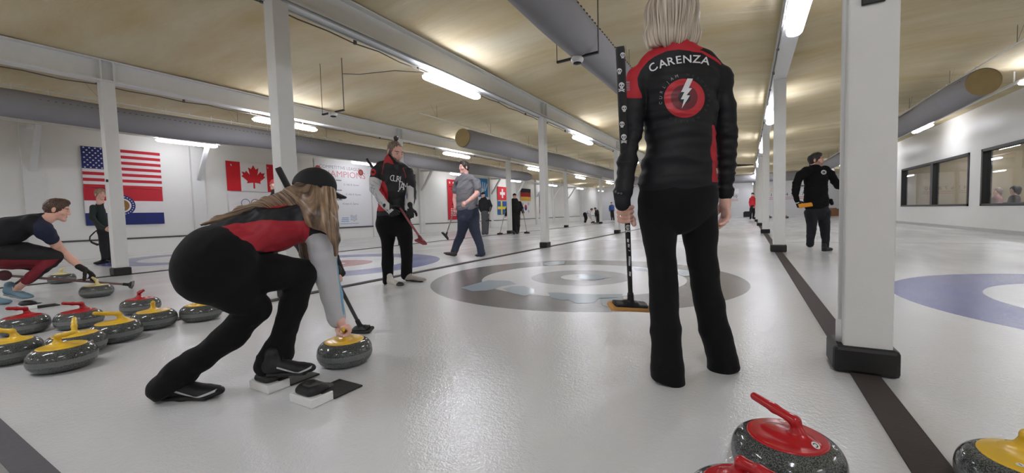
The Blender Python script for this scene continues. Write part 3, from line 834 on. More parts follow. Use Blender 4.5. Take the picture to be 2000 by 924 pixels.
# ------------------------------------------------------------------ brooms
def make_broom(label, top, bot, r0=.0145, r1=.0125, hd=None, kind='pad', hcol=None, pcol=None, hm=None, tip=None, grip=None, hl=.20, up=None):
    """top, bot: ends of the handle; hd: long direction of the head"""
    top = A(*top); bot = A(*bot); ax = nrm(bot - top)
    t = thing('curling_broom', tuple(bot), label, 'broom')
    MB().tube([top, bot], [r0, r1], n=14).build('handle', hm or M_dark, t, smooth=True, split=60)
    if grip: MB().tube([top - ax * .003, top + ax * .01, top + (bot - top) * grip, top + (bot - top) * (grip + .01)], [r0 * 1.1, r0 * 1.3, r0 * 1.28, r0 * 1.02], n=14).build('grip', tip or M_dark, t, smooth=True, split=50)
    hd = nrm(hd if hd is not None else np.cross(ax, A(0, 0, 1))); n_ = nrm(np.cross(hd, np.cross(ax if up is None else A(*up) * -1, hd))); w_ = np.cross(n_, hd)
    # n_ points down out of the head
    R_ = np.array([hd, w_, n_]).T
    s = SDF(.01); s.cap(bot - ax * .05, bot, r1 * 1.35, r1 * 1.5); s.ecap(bot - hd * .03 + n_ * .004, bot + hd * .03 + n_ * .004, w_, (.022, .012)); s.ecap(bot - hd * (hl / 2 - .03) + n_ * .012, bot + hd * (hl / 2 - .03) + n_ * .012, w_, (.032, .011))
    v_, q_ = s.mesh(.0045 if top[1] < 8 else .007); obj('head_holder', v_, q_, hcol or M_dark, t)
    s = SDF(.006); s.box(bot + n_ * .03, (hl / 2, .036, .013), R_, rr=.012); v_, q_ = s.mesh(.0045 if top[1] < 8 else .007); obj('pad', v_, q_, pcol or M_dark, t)
    return t

# ------------------------------------------------------------------ flags and banners on the left wall
def art(name, label, cat, Y, Z, w_, h_, shapes, mats_, group=None, wave=.012, xw=XL, axis='left', bg=None, seed=0, th=.004):
    """flat cloth, lower left corner at Y,Z; shapes = (material index, layer, (V2, faces)) in metres from that corner"""
    def P(u, v, l):
        d = wave * (.6 + math.sin(u * 5.5 + v * 1.3 + seed) * .6 + math.sin(u * 11 + seed * 2 - v * 2.1) * .25)
        off = .028 + th * l * .25 + max(0, d)
        if axis == 'left': return (xw + off, Y + u, Z + v)
        return (Y + u, xw - off, Z + v)
    V = []; Fc = []; MI = []
    sub = max(w_, h_) / 10
    for mi, ly, g in shapes:
        v2, f2 = tri_sub(g[0], g[1], max(.07, sub)) if wave > 0 else (g[0], g[1])
        n0 = len(V); V += [P(a, b, ly) for a, b in v2]; Fc += [[i + n0 for i in f] for f in f2]; MI += [mi] * len(f2)
    # face the room
    o = obj(name, V, Fc, mats_, None, smooth=True, midx=MI)
    return tag(o, label, cat, group)
def rect(a, b, c, d): return poly2([(a, b), (c, b), (c, d), (a, d)])
def star(cx, cy, r, n=5, inner=.42, rot=pi / 2): return poly2([(cx + (r if k % 2 == 0 else r * inner) * math.cos(rot + pi * k / n), cy + (r if k % 2 == 0 else r * inner) * math.sin(rot + pi * k / n)) for k in range(2 * n)])
def ring2(cx, cy, r0, r1, n=32):
    V = []; 
    for k in range(n):
        a = 2 * pi * k / n; V += [(cx + r0 * math.cos(a), cy + r0 * math.sin(a)), (cx + r1 * math.cos(a), cy + r1 * math.sin(a))]
    return np.array(V), [[2 * k, 2 * k + 1, (2 * k + 3) % (2 * n), (2 * k + 2) % (2 * n)] for k in range(n)]
def line2(a, b, w_):
    a = A(*a); b = A(*b); d = nrm(b - a); n = A(-d[1], d[0]) * w_ / 2; return poly2([a - n, b - n, b + n, a + n])
cl = lambda n, c: mat(n, c, rough=.85, var=.05, nscale=6)
K_w, K_r, K_b = cl('white_cloth', (232, 228, 228)), cl('red_cloth', (196, 44, 56)), cl('navy_cloth', (42, 50, 112))
us = [(0, 0, rect(0, 0, 1.56, 1.0))]
for k in range(7): us.append((1, 1, rect(0, k * 2 / 13, 1.56, (k * 2 + 1) / 13)))
us.append((2, 2, rect(0, 6 / 13, .62, 1.0)))
for r in range(9):
    for c in range(6 if r % 2 == 0 else 5): us.append((0, 3, star(.052 + c * .103 + (.052 if r % 2 else 0), 1.0 - .03 - r * .06, .026)))
art('wall_flag', 'flag of red and white stripes with white stars on blue', 'flag', 3.56, 1.755, 1.56, 1.0, us, [K_w, K_r, K_b], 'flags on the left wall')
mo = [(1, 0, rect(0, .62, 1.57, .94)), (0, 0, rect(0, .31, 1.57, .62)), (2, 0, rect(0, 0, 1.57, .31)), (2, 1, disc2(.70, .50, .27)), (0, 2, disc2(.70, .50, .185)), (3, 3, disc2(.70, .5, .15)), (0, 4, disc2(.70, .44, .05)), (1, 4, disc2(.70, .55, .045))]
for k in range(24): mo.append((0, 2, star(.70 + .228 * math.cos(k * pi / 12), .50 + .228 * math.sin(k * pi / 12), .02)))
art('wall_flag', 'red, white and blue striped flag with a round star ringed seal', 'flag', 3.55, .81, 1.57, .94, mo, [K_w, K_r, K_b, cl('brown_cloth', (150, 110, 60))], 'flags on the left wall', seed=1)
leaf = [(0, .5), (.09, .33), (.21, .39), (.155, .10), (.29, .25), (.33, .17), (.47, .2), (.41, .07), (.48, .02), (.25, -.18), (.28, -.27), (.03, -.235), (.035, -.48)]
leaf = leaf + [(-x, y) for x, y in leaf[::-1] if x > 0]
ca = [(0, 0, rect(0, 0, 1.67, .93)), (1, 1, rect(0, 0, .42, .93)), (1, 1, rect(1.25, 0, 1.67, .93)), (1, 1, place2(poly2(leaf), .82, .47, .78))]
art('wall_flag', 'red and white flag with a red maple leaf', 'flag', 6.76, 1.785, 1.67, .93, ca, [K_w, cl('maple_red_cloth', (208, 34, 44))], 'flags on the left wall', seed=2)
ol = [(0, 0, rect(0, 0, 1.6, .92))]
for k, (cx, cy) in enumerate(((.50, .56), (.80, .56), (1.10, .56), (.65, .42), (.95, .42))): ol.append((1 + k, 1, ring2(cx, cy, .118, .138)))
art('wall_flag', 'white flag with five interlaced rings', 'flag', 6.78, .84, 1.6, .92, ol, [K_w, cl('ring_blue', (70, 100, 150)), cl('ring_black', (70, 72, 78)), cl('ring_red', (190, 70, 70)), cl('ring_yellow', (205, 175, 80)), cl('ring_green', (80, 140, 100))], 'flags on the left wall', seed=3)
M_bprint = mat('banner_vinyl', (226, 226, 228), rough=.35, var=.02); M_pr = mat('banner_red_print', (208, 138, 142), rough=.5); M_pg = mat('banner_grey_print', (140, 128, 132), rough=.5); M_pb = mat('banner_blue_print', (120, 160, 205), rough=.5); M_lr = mat('banner_logo_red', (170, 60, 50), rough=.5)
bw, bh = 2.62, 2.62; by = 9.80; bn = [(0, 0, rect(0, 0, bw, bh))]
bn.append((2, 1, place2(glyphs('COMPETITIVE LEAGUE', .0), 1.15, 2.37, .12, sx=1.1))); bn.append((1, 1, place2(glyphs('CHAMPIONS', .0), 1.22, 2.12, .24, sx=1.15)))
bn.append((4, 1, disc2(2.12, 2.26, .13))); bn.append((2, 2, disc2(2.12, 2.26, .06))); bn.append((4, 1, disc2(.14, 2.26, .13)))
for (y_, s_, tx) in ((1.84, .085, '2007-2008'), (1.68, .065, 'J. Sander, D. Hill, B. Farren'), (1.42, .085, '2008-2009'), (1.26, .065, 'R. Lind, D. Hill, B. Farren'), (1.0, .085, '2009-2010'), (.84, .065, 'K. Lund, Kirsten A. Garcia')):
    pass
for (y_, tx, x_) in ((1.72, 'D. Hill, B. Farren', 1.62), (1.33, 'D. Hill, B. Farren', 1.70), (.95, 'Kirsten A. Garcia', 1.55)):
    bn.append((2, 1, place2(glyphs(tx), x_, y_, .075))); bn.append((2, 1, rect(.9, y_ + .13, 1.15, y_ + .17)))
for k in range(3): bn.append((3, 1, rect(1.05 + .02 * k, .22 + .07 * k, 1.42, .25 + .07 * k)))
for k in range(4):
    P_ = [(1.5 + .03 * i, .26 + .06 * k + .03 * math.sin(i * .8)) for i in range(12)]; P_ = P_ + [(x, y + .022) for x, y in P_[::-1]]; bn.append((3 if k % 2 else 2, 1, poly2(P_)))
bn.append((3, 1, rect(1.0, .13, 1.9, .15)))
bo = art('league_banner', 'large white banner of league champions with red and grey lettering', 'banner', by, .47, bw, bh, bn, [M_bprint, M_pr, M_pg, M_pb, M_lr], wave=0)
rd = MB(); rd.tube([(XL + .05, by - .03, .46), (XL + .05, by + bw + .05, .46)], .028, n=10); o_ = rd.build('bottom_rail', M_ledge, None, smooth=True, split=40)
rd_o = o_; rd_o.parent = bo; WL[rd_o.name] = A(0, 0, 0)
pu = [(0, 0, rect(0, 0, 1.15, 1.25))]
for a_, b_ in (((.35, 0), (.95, 1.25)), ((.7, 0), (1.15, .9)), ((0, .5), (.75, 1.25)), ((.45, .62), (1.15, .0)), ((.2, 1.25), (1.15, .25)), ((.0, .9), (.5, .0))): pu.append((1, 1, line2(a_, b_, .025)))
art('wall_flag', 'purple blue banner crossed by thin white diagonal lines', 'banner', 14.05, 1.63, 1.15, 1.25, pu, [cl('purple_cloth', (74, 78, 122)), K_w], 'flags on the left wall', seed=4)
re = [(0, 0, rect(0, 0, 2.1, 2.2))]
for k in range(6): re.append((1, 1, star(.2 + .33 * k, 2.03, .09)))
re += [(1, 1, rect(.78, .95, 1.32, 1.35)), (2, 2, disc2(1.05, 1.15, .15)), (3, 3, disc2(1.05, 1.15, .06))]
for k, (a, b) in enumerate(((.15, 1.95), (.35, 1.7), (.85, 1.25))):
    x = a
    while x < b - .05: re.append((3, 1, rect(x, 1.78 - .15 * k, x + .10, 1.85 - .15 * k))); x += .16
for a in (.35, .62, .85, 1.1, 1.35, 1.6): re.append((3, 1, rect(a, .80, a + .14, .88)))
for k in range(5):
    x = .25
    while x < 1.8: re.append((1, 1, rect(x, .58 - .09 * k, x + .12, .625 - .09 * k))); x += .17
art('wall_flag', 'tall red banner with a row of white stars and a square emblem', 'banner', 17.63, .60, 2.1, 2.2, re, [cl('banner_red_cloth', (200, 40, 52)), K_w, cl('emblem_red', (160, 50, 40)), cl('black_cloth', (40, 30, 32))], 'flags on the left wall', seed=5)
bl = [(0, 0, rect(0, 0, 1.45, 1.12))]
for k in range(5): bl.append((1, 1, place2(poly2([(0, 0), (.10, .02), (.16, .5), (.05, .55)]), .58 + .13 * k, .38, 1.0, rot=.5 - .22 * k)))
bl.append((1, 1, disc2(.82, .38, .2, .15)))
art('wall_flag', 'bright blue banner with a pale hand shaped emblem', 'banner', 20.16, 1.92, 1.45, 1.12, bl, [cl('sky_blue_cloth', (40, 120, 180)), cl('pale_blue_cloth', (190, 215, 230))], 'flags on the left wall', seed=6)
art('wall_flag', 'square red flag with a white upright cross', 'flag', 22.74, 1.76, 1.30, .88, [(0, 0, rect(0, 0, 1.3, .88)), (1, 1, rect(.56, .14, .74, .74)), (1, 1, rect(.33, .35, .97, .53))], [cl('swiss_red_cloth', (208, 50, 58)), K_w], 'flags on the left wall', seed=7)
art('wall_flag', 'blue flag with a yellow cross', 'flag', 22.75, .80, 1.30, .89, [(0, 0, rect(0, 0, 1.3, .89)), (1, 1, rect(.40, 0, .58, .89)), (1, 1, rect(0, .36, 1.3, .54))], [cl('swede_blue_cloth', (44, 96, 160)), cl('swede_yellow_cloth', (225, 200, 60))], 'flags on the left wall', seed=8)
art('wall_flag', 'flag of black, red and gold horizontal stripes', 'flag', 25.90, 1.77, 1.57, .88, [(0, 0, rect(0, .59, 1.57, .88)), (1, 0, rect(0, .29, 1.57, .59)), (2, 0, rect(0, 0, 1.57, .29))], [cl('flag_black_cloth', (40, 38, 40)), cl('flag_red_cloth', (170, 34, 44)), cl('gold_cloth', (225, 178, 70))], 'flags on the left wall', seed=9)
ko = [(0, 0, rect(0, 0, 1.5, .88)), (1, 1, disc2(.73, .44, .21)), (2, 2, poly2([(.73 + .21 * math.cos(a), .44 + .21 * math.sin(a)) for a in np.linspace(pi, 2 * pi, 14)]))]
for sx_, sy_ in ((-1, -1), (1, -1), (-1, 1), (1, 1)):
    for k in range(3): ko.append((3, 1, line2((.73 + sx_ * (.40 + .05 * k) - .06 * sy_ * sx_ * 1, .44 + sy_ * (.22 + .05 * k) + .06), (.73 + sx_ * (.40 + .05 * k) + .06 * sy_ * sx_, .44 + sy_ * (.22 + .05 * k) - .06 + .0), .03)))
art('wall_flag', 'white flag with a red and blue disc and black bars', 'flag', 25.9, .83, 1.5, .88, ko, [K_w, cl('disc_red', (190, 50, 60)), cl('disc_blue', (50, 70, 130)), cl('flag_black_cloth', (40, 38, 40))], 'flags on the left wall', seed=10)
art('wall_flag', 'blue edged flag mostly hidden behind a middle row column', 'flag', 28.95, 1.67, 1.5, .88, [(0, 0, rect(0, 0, .5, .88)), (1, 0, rect(.5, 0, 1.0, .88)), (2, 0, rect(1.0, 0, 1.5, .88))], [cl('tri_blue', (60, 80, 150)), K_w, K_r], 'flags on the left wall', seed=11)
art('wall_flag', 'red edged flag mostly hidden behind a middle row column', 'flag', 28.95, .80, 1.5, .86, [(0, 0, rect(0, 0, 1.5, .86)), (1, 1, rect(.42, 0, .60, .86)), (1, 1, rect(0, .34, 1.5, .52))], [cl('dane_red', (190, 70, 76)), K_w], 'flags on the left wall', seed=12)

# ------------------------------------------------------------------ far wall score boards
M_sb = mat('score_board_panel', (206, 206, 208), rough=.4); M_sr = mat('score_red_line', (178, 60, 66), rough=.5); M_sk = mat('score_black_print', (30, 30, 32), rough=.5); M_sy = mat('score_yellow_print', (200, 180, 110), rough=.5)
def board(x0, x1, letter, label):
    """ x0..x1 along the far wall"""
    q = [(0, 0, rect(0, 0, x1 - x0, 1.9))]; W_ = x1 - x0; z0 = 1.35
    for k, z in enumerate((.02, .16)): q.append((1, 1, rect(.05, .62 + z, W_ - .05, .62 + z + .035)))
    for k in range(10): q.append((2, 1, place2(glyphs(str(k + 1), .0), .25 + (W_ - .55) * k / 9, 1.05, .26)))
    q.append((2, 1, place2(glyphs(letter, .0), W_ - .32, 1.50, .28))); q.append((3, 1, place2(glyphs(letter, .0), .35, 1.50, .28)))
    return art('score_board', label, 'score board', x0, .85, W_, 1.9, q, [M_sb, M_sr, M_sk, M_sy], xw=YF, axis='far', wave=0)
xr = aty(1443, 400, YF)[0]
board(xr - 3.6, xr, 'C', 'pale score board with black numbers left of the red jacketed person')
xr = aty(1500, 400, YF)[0]; board(xr, xr + 4.0, 'D', 'pale score board with black numbers behind the right columns')
p0, p1 = aty(1428, 369, YF), aty(1443, 378, YF)
art('paper_sign', 'small white notice high on the far wall', 'sign', p0[0], p1[2], p1[0] - p0[0], p0[2] - p1[2], [(0, 0, rect(0, 0, p1[0] - p0[0], p0[2] - p1[2]))], [M_bprint], xw=YF - .03, axis='far', wave=0)
p = atz(1459, 424); tag(MB().box((p[0] - .28, 41.8, 0), (p[0] + .25, 42.3, .45), bev=.01).box((p[0] - .2, 41.85, .45), (p[0] + .2, 42.25, .5)).build('storage_box', M_dark), 'black box on the ice behind the person in red', 'box')
p = aty(1630, 415, 40)
M_card = mat('brown_cardboard', (150, 110, 80), rough=.85)
t_ = thing('cardboard_box', (p[0] + .1, 40, 0), 'brown cardboard box at the far right behind the man in black', 'box'); MB().box((p[0] - .35, 39.7, 0), (p[0] + .4, 40.3, .55), bev=.008).build('carton', M_card, t_); MB().box((p[0] - .3, 39.75, .55), (p[0] + .1, 40.25, .62)).build('flap', M_card, t_)
# framed panels at the far wall above the boards
tag(MB().box((4.0, 43.2, 2.55), (5.6, 43.38, 2.62)).build('wall_shelf', M_dark), 'dark thin shelf high on the far wall at the right', 'shelf')

# things inside the lounge behind the windows
lamp_l = []
for k, (x, y) in enumerate(((8.0, 21.5), (7.6, 18.4), (8.0, 15.2), (8.0, 11.5), (8.0, 8.0))): lamp_l.append(dup(lamp0, (x, y, 2.75), 0, 'white strip lamp inside the lounge, %s from its far end' % ordn[k]))
t_ = thing('wall_cabinet', (9.6, 21.2, 0), 'pale shelving unit seen through the left pane of the far window', 'shelf')
MB().box((9.3, 20.2, 0), (9.95, 22.3, .05)).box((9.3, 20.2, 0), (9.36, 20.26, 2.0)).box((9.3, 22.24, 0), (9.36, 22.3, 2.0)).box((9.3, 20.2, 1.95), (9.95, 22.3, 2.0)).build('frame', M_white, t_)
for z in (.6, 1.1, 1.5): MB().box((9.3, 20.2, z), (9.95, 22.3, z + .03)).build('shelf', M_white, t_)
t_ = thing('inner_door', (9.98, 17.6, 0), 'dark grey door frame on the lounge wall behind the far window', 'door')
MB().box((9.93, 17.0, 0), (9.99, 17.1, 2.1)).box((9.93, 18.2, 0), (9.99, 18.3, 2.1)).box((9.93, 17.0, 2.1), (9.99, 18.3, 2.2)).build('frame', mat('grey_door_frame', (84, 84, 86), rough=.5), t_)
MB().box((9.95, 17.1, 0), (9.985, 18.2, 2.1)).build('leaf', mat('pale_door_leaf', (190, 186, 176), rough=.5), t_)
# ------------------------------------------------------------------ people: shared anatomy
def pxr(px, py, d, r, dx, dy):
    """radius in metres of a limb r pixels thick (half) running along (dx, dy) in the photo"""
    vx, vy = px - 1000.0, py - 462.0; rr = math.hypot(vx, vy) + 1e-9; c = 1 / math.sqrt(1 + (rr / F) ** 2)
    n = nrm(A(-dy, dx)); nr = (n[0] * vx + n[1] * vy) / rr; nt = (-n[0] * vy + n[1] * vx) / rr
    return r * d / F / math.sqrt((nr / c) ** 2 + nt ** 2)
def limb(s, pts, k=None, grow=0.0, flat=None, side=None):
    P = [W(x, y, d) for x, y, d, r in pts]; R_ = []
    for i, (x, y, d, r) in enumerate(pts):
        a = pts[max(i - 1, 0)]; b = pts[min(i + 1, len(pts) - 1)]; R_.append(pxr(x, y, d, r, b[0] - a[0], b[1] - a[1] + 1e-6) + grow)
    for i in range(len(P) - 1):
        if flat: s.ecap(P[i], P[i + 1], side if side is not None else RT, (R_[i], R_[i] * flat), (R_[i + 1], R_[i + 1] * flat), k=k)
        else: s.cap(P[i], P[i + 1], R_[i], R_[i + 1], k=k)
    return P, R_
def levels(s, L, k=None, grow=0.0, side=None):
    """trunk from outline levels: (y, x left, x right, distance, half depth)"""
    C = []
    for y, a, b, d, t in L:
        c = W((a + b) / 2, y, d); vx = (a + b) / 2 - 1000; cc = 1 / math.sqrt(1 + (vx / F) ** 2)
        C.append((c, (b - a) / 2 * d / F * cc + grow, t + grow))
    for p, q in zip(C, C[1:]): s.ecap(p[0], q[0], RT if side is None else side, (p[1], p[2]), (q[1], q[2]), k=k)
    return C
def frame(f, up=None):
    """columns: right, forward, up"""
    f = nrm(f); u = A(0, 0, 1) if up is None else A(*up); u = nrm(u - f * (u @ f)); return np.array([np.cross(f, u), f, u]).T
def head_prims(s, c, R, sc=1.0, fem=False, detail=True, beard=0.0, neck=True, neck_to=None):
    T = lambda *p: A(*c) + R @ (A(*p) * sc)
    E = lambda p, r, k=.012, mode='u': s.ell(T(*p), tuple(q * sc for q in r), R, k=k * sc, mode=mode)
    E((0, -.015, .032), (.073, .092, .083)); E((0, .032, -.002), (.060, .060, .088), k=.02)
    jw = .050 if fem else .056
    s.ecap(T(0, .018, -.055), T(0, .058, -.088), R[:, 0], (jw * sc, .042 * sc), (.030 * sc, .026 * sc), k=.02 * sc)
    E((0, .074, -.098), (.022, .017, .017), k=.015)
    if detail:
        for q in (-1, 1):
            E((q * .040, .060, -.026), (.024, .022, .020), k=.015)
            E((q * .078, -.008, -.004), (.009, .017, .031), k=.006); E((q * .086, -.006, .002), (.006, .009, .018), k=.004, mode='s')
        s.cap(T(-.036, .078, .026), T(.036, .078, .026), .011 * sc, .011 * sc, k=.012 * sc)
        for q in (-1, 1): E((q * .031, .098, .006), (.016, .013, .011), k=.010, mode='s')
        s.cap(T(0, .084, .018), T(0, .100, -.024), .008 * sc, .0120 * sc, k=.010 * sc)
        for q in (-1, 1): E((q * .011, .096, -.031), (.0085, .010, .0075), k=.004)
        s.cap(T(-.018, .083, -.054), T(.018, .083, -.054), .006 * sc, .006 * sc, k=.008 * sc)
        s.cap(T(-.015, .083, -.066), T(.015, .083, -.066), .0065 * sc, .0065 * sc, k=.008 * sc)
        E((0, .100, -.0598), (.024, .014, .0018), k=.002, mode='s')
        for q in (-1, 1): E((q * .031, .0775, .007), (.0135, .0135, .0115), k=.003)
    if neck:
        n1 = T(0, -.022, -.06); n2 = A(*neck_to) if neck_to is not None else T(0, -.04, -.17)
        r = .047 if fem else .057; s.cap(n1, n2, r * sc, (r + .006) * sc, k=.02 * sc)
def head_attrs(V, c, R, sc=1.0):
    L = (V - A(*c)) @ R / sc; x, y, z = np.abs(L[:, 0]), L[:, 1], L[:, 2]
    near = (np.linalg.norm(L, axis=1) < .2)
    def m(v): return np.where(near, np.clip(.5 + v, 0, 1), 0.0)
    e = 1 - np.sqrt(((x - .031) / .0125) ** 2 + ((z - .007) / .0062) ** 2); eye = m(np.where(y > .075, e, -1))
    iris = m(np.where(y > .075, (.0055 - np.hypot(x - .031, z - .0065)) * 200, -1))
    lips = m(np.where(y > .08, (1 - np.sqrt((x / .021) ** 2 + ((z + .060) / .0078) ** 2)) * 1.0, -1))
    brow = m(np.where(y > .05, 1 - np.sqrt(((x - .034) / .021) ** 2 + ((z - .030 + .2 * np.abs(x - .030)) / .0045) ** 2), -1))
    beard = m(np.where((z < -.030 + .9 * np.maximum(.055 - y, -.03)) & (y > -.005) & ((x / .021) ** 2 + ((z + .060) / .0078) ** 2 > 1) & ~((x < .02) & (z > -.038)), .5, -1))
    return dict(eye=eye, iris=iris, lips=lips, brow=brow, beard=beard)
def skin(name, col, hair=(70, 50, 38), beard=None):
    col2 = tuple(max(0, int(c * .86)) for c in col)
    mk = [('lips', (int(col[0] * .90), int(col[1] * .78), int(col[2] * .78))), ('brow', hair)]
    if beard: mk.append(('beard', beard))
    mk += [('eye', (196, 184, 176)), ('iris', (50, 38, 30))]
    return mat(name, col, rough=.55, var=.07, nscale=30, bump=.05, bscale=400, masks=mk)
def hand(s, w, f, pn, th, curl=(.5, .6, .4), sc=1.0, thumb=(.75, .55, .35), grow=0.0, k=.005, spread=.06, thumb_curl=.5):
    """w wrist, f metacarpal direction, pn the way the palm faces, th the thumb side"""
    w = A(*w); f = nrm(f); pn = nrm(A(*pn) - f * (A(*pn) @ f)); th = A(*th); th = nrm(th - f * (th @ f) - pn * (th @ pn)); g = grow
    s.ecap(w + f * .012 * sc, w + f * .078 * sc, th, (.027 * sc + g, .017 * sc + g), (.038 * sc + g, .0135 * sc + g), k=.012)
    s.cap(w - f * .03 * sc, w + f * .02 * sc, .025 * sc + g, .024 * sc + g, k=.015)
    if isinstance(curl[0], (int, float)): curl = [curl] * 4
    for i, (o, ln) in enumerate(((.030, .074), (.0105, .081), (-.0095, .075), (-.028, .058))):
        b = w + f * (.086 - .006 * abs(i - 1)) * sc + th * o * sc; a = 0.0; p = b; r = .0092 - .0006 * (i == 3)
        sp = th * spread * (1.2 - i * .8)
        for j, fr in enumerate((.44, .31, .25)):
            a += curl[i][j]; d = nrm(math.cos(a) * f + math.sin(a) * pn + sp * (1 if a < 1.2 else 0)); q = p + d * ln * fr * sc * 1.1
            s.cap(p, q, (r - .0008 * j) * sc + g, (r - .0008 * (j + 1)) * sc + g, k=k); p = q
    b = w + f * .025 * sc + th * .024 * sc + pn * .006 * sc; d = nrm(th * thumb[0] + f * thumb[1] + pn * thumb[2]); p = b
    for j, ln in enumerate((.042, .034, .027)):
        q = p + d * ln * sc; s.cap(p, q, (.0125 - .0012 * j) * sc + g, (.0113 - .0012 * j) * sc + g, k=k + .002); p = q; d = nrm(d + thumb_curl * (pn * .6 + f * .5 - th * .35))
def garment(name, s, h, m, parent, folds=None, masks=None, sm=1, anis=(1, 1, 1), seed=0, extra=None):
    V, Q = s.mesh(h)
    if sm: V = relax(V, Q, sm, .5)
    px, py = proj(V); at = {}
    for k_, poly in (masks or {}).items():
        if callable(poly): at[k_] = np.clip(.5 + poly(V, px, py), 0, 1)
        else: at[k_] = np.clip(.5 + polysd(px, py, poly) * .03, 0, 1)
    if folds: V = drape(V, Q, folds[0], folds[1], seed, anis)
    if extra is not None: at.update(extra(V))
    return obj(name, V, Q, m, parent, attrs=at)
def merge(parts):
    V = []; Q = []; n = 0
    for v, q in parts: V.append(v); Q.append(q + n); n += len(v)
    return np.concatenate(V), np.concatenate(Q)

# shoe template: x forward from the heel, y across, z up
def _shoe():
    s = SDF(.02); s.ell((.052, 0, .045), (.055, .037, .050)); s.ecap((.06, 0, .050), (.195, 0, .030), (0, 1, 0), (.036, .042), (.043, .026)); s.ell((.222, 0, .027), (.056, .045, .026)); s.cap((.056, 0, .06), (.048, 0, .105), .037, .036, k=.015)
    s.cut((0, 0, .016), (0, 0, -1)); u = s.mesh(.0042)
    s = SDF(.03); s.ecap((.040, 0, .010), (.12, 0, .010), (0, 1, 0), (.041, .014), (.037, .014)); s.ecap((.12, 0, .010), (.225, 0, .012), (0, 1, 0), (.037, .014), (.049, .014)); s.cut((0, 0, 0), (0, 0, -1)); s.cut((0, 0, .022), (0, 0, 1)); so = s.mesh(.0042)
    return u, so
SH_U, SH_S = _shoe()
def shoe(parent, heel, toe, up=(0, 0, 1), m=None, ms=None, sc=1.0, lace=None, stripe=None, label=None, toecap=None, maxl=1.08):
    heel = A(*heel); toe = A(*toe); f = nrm(toe - heel); L_ = min(maxl, max(.85, np.linalg.norm(toe - heel) / .275)); toe = heel + f * .275 * L_
    z = A(*up); z = nrm(z - f * (z @ f)); y = np.cross(z, f); R = np.array([f, y, z])
    S = np.array([L_, .5 + .5 * L_ if sc == 1.0 else sc, .6 + .4 * L_])
    V = SH_U[0] * S; Vw = V @ R + heel; x_, y_, z_ = SH_U[0].T; at = {}
    at['stripe'] = np.clip(.5 + (.0045 - np.abs(z_ - (.048 - .028 * np.clip((x_ - .09) / .09, 0, 1) + .02 * np.clip((x_ - .2) / .06, 0, 1)))) * 60 * ((x_ > .085) & (x_ < .262)) - 1.0 * ((x_ <= .085) | (x_ >= .262)), 0, 1)
    at['toecap'] = np.clip(.5 + (x_ - .215) * 40, 0, 1)
    sh = obj('shoe', Vw, SH_U[1], m, parent, attrs=at)
    if label: sh['label'] = label
    obj('sole', (SH_S[0] * S) @ R + heel, SH_S[1], ms or m, sh)
    if lace:
        mb = MB()
        for i in range(4):
            xx = .105 + .022 * i; zz = .092 - .017 * i
            mb.tube([((A(xx - .008 * q, q * .022, zz - .012 * abs(q))) * S) @ R + heel for q in (-1.0, -.4, 0, .4, 1.0)], .0028, n=6)
        mb.build('laces', lace, sh, smooth=True)
    return sh
def hairmat(name, c1, c2, sc=(90, 90, 5)):
    if name in MATS: return MATS[name]
    t = NT(name); b = t.b; tc = t.n('TexCoord'); mp = t.n('Mapping'); mp.inputs['Scale'].default_value = sc; t.l(tc.outputs['Object'], mp.inputs[0])
    n = t.n('TexNoise', i_Scale=1.0, i_Detail=4.0); t.l(mp.outputs[0], n.inputs['Vector']); r = t.n('ValToRGB'); t.l(n.outputs['Fac'], r.inputs[0])
    e = r.color_ramp.elements; e[0].position = .36; e[0].color = srgb(*c1); e[1].position = .64; e[1].color = srgb(*c2); t.l(r.outputs[0], b.inputs['Base Color']); b.inputs['Roughness'].default_value = .45
    bp = t.n('Bump', i_Strength=.5, i_Distance=.006); t.l(n.outputs['Fac'], bp.inputs['Height']); t.l(bp.outputs[0], b.inputs['Normal']); MATS[name] = t.m; return t.m
def strandmat(name, c1, c2, f=1.0):
    t = NT(name); a = t.n('Attribute', attribute_name='hu'); b_ = t.n('Attribute', attribute_name='hv'); cb = t.n('CombineXYZ'); t.l(t.math('MULTIPLY', a.outputs['Fac'], f), cb.inputs[0]); t.l(b_.outputs['Fac'], cb.inputs[1])
    n = t.n('TexNoise', i_Scale=1.0, i_Detail=5.0, i_Roughness=.6); t.l(cb.outputs[0], n.inputs['Vector']); r = t.n('ValToRGB'); t.l(n.outputs['Fac'], r.inputs[0])
    e = r.color_ramp.elements; e[0].position = .36; e[0].color = srgb(*c1); e[1].position = .66; e[1].color = srgb(*c2); t.l(r.outputs[0], t.b.inputs['Base Color']); t.b.inputs['Roughness'].default_value = .42
    bp = t.n('Bump', i_Strength=.5, i_Distance=.004); t.l(n.outputs['Fac'], bp.inputs['Height']); t.l(bp.outputs[0], t.b.inputs['Normal']); return t.m
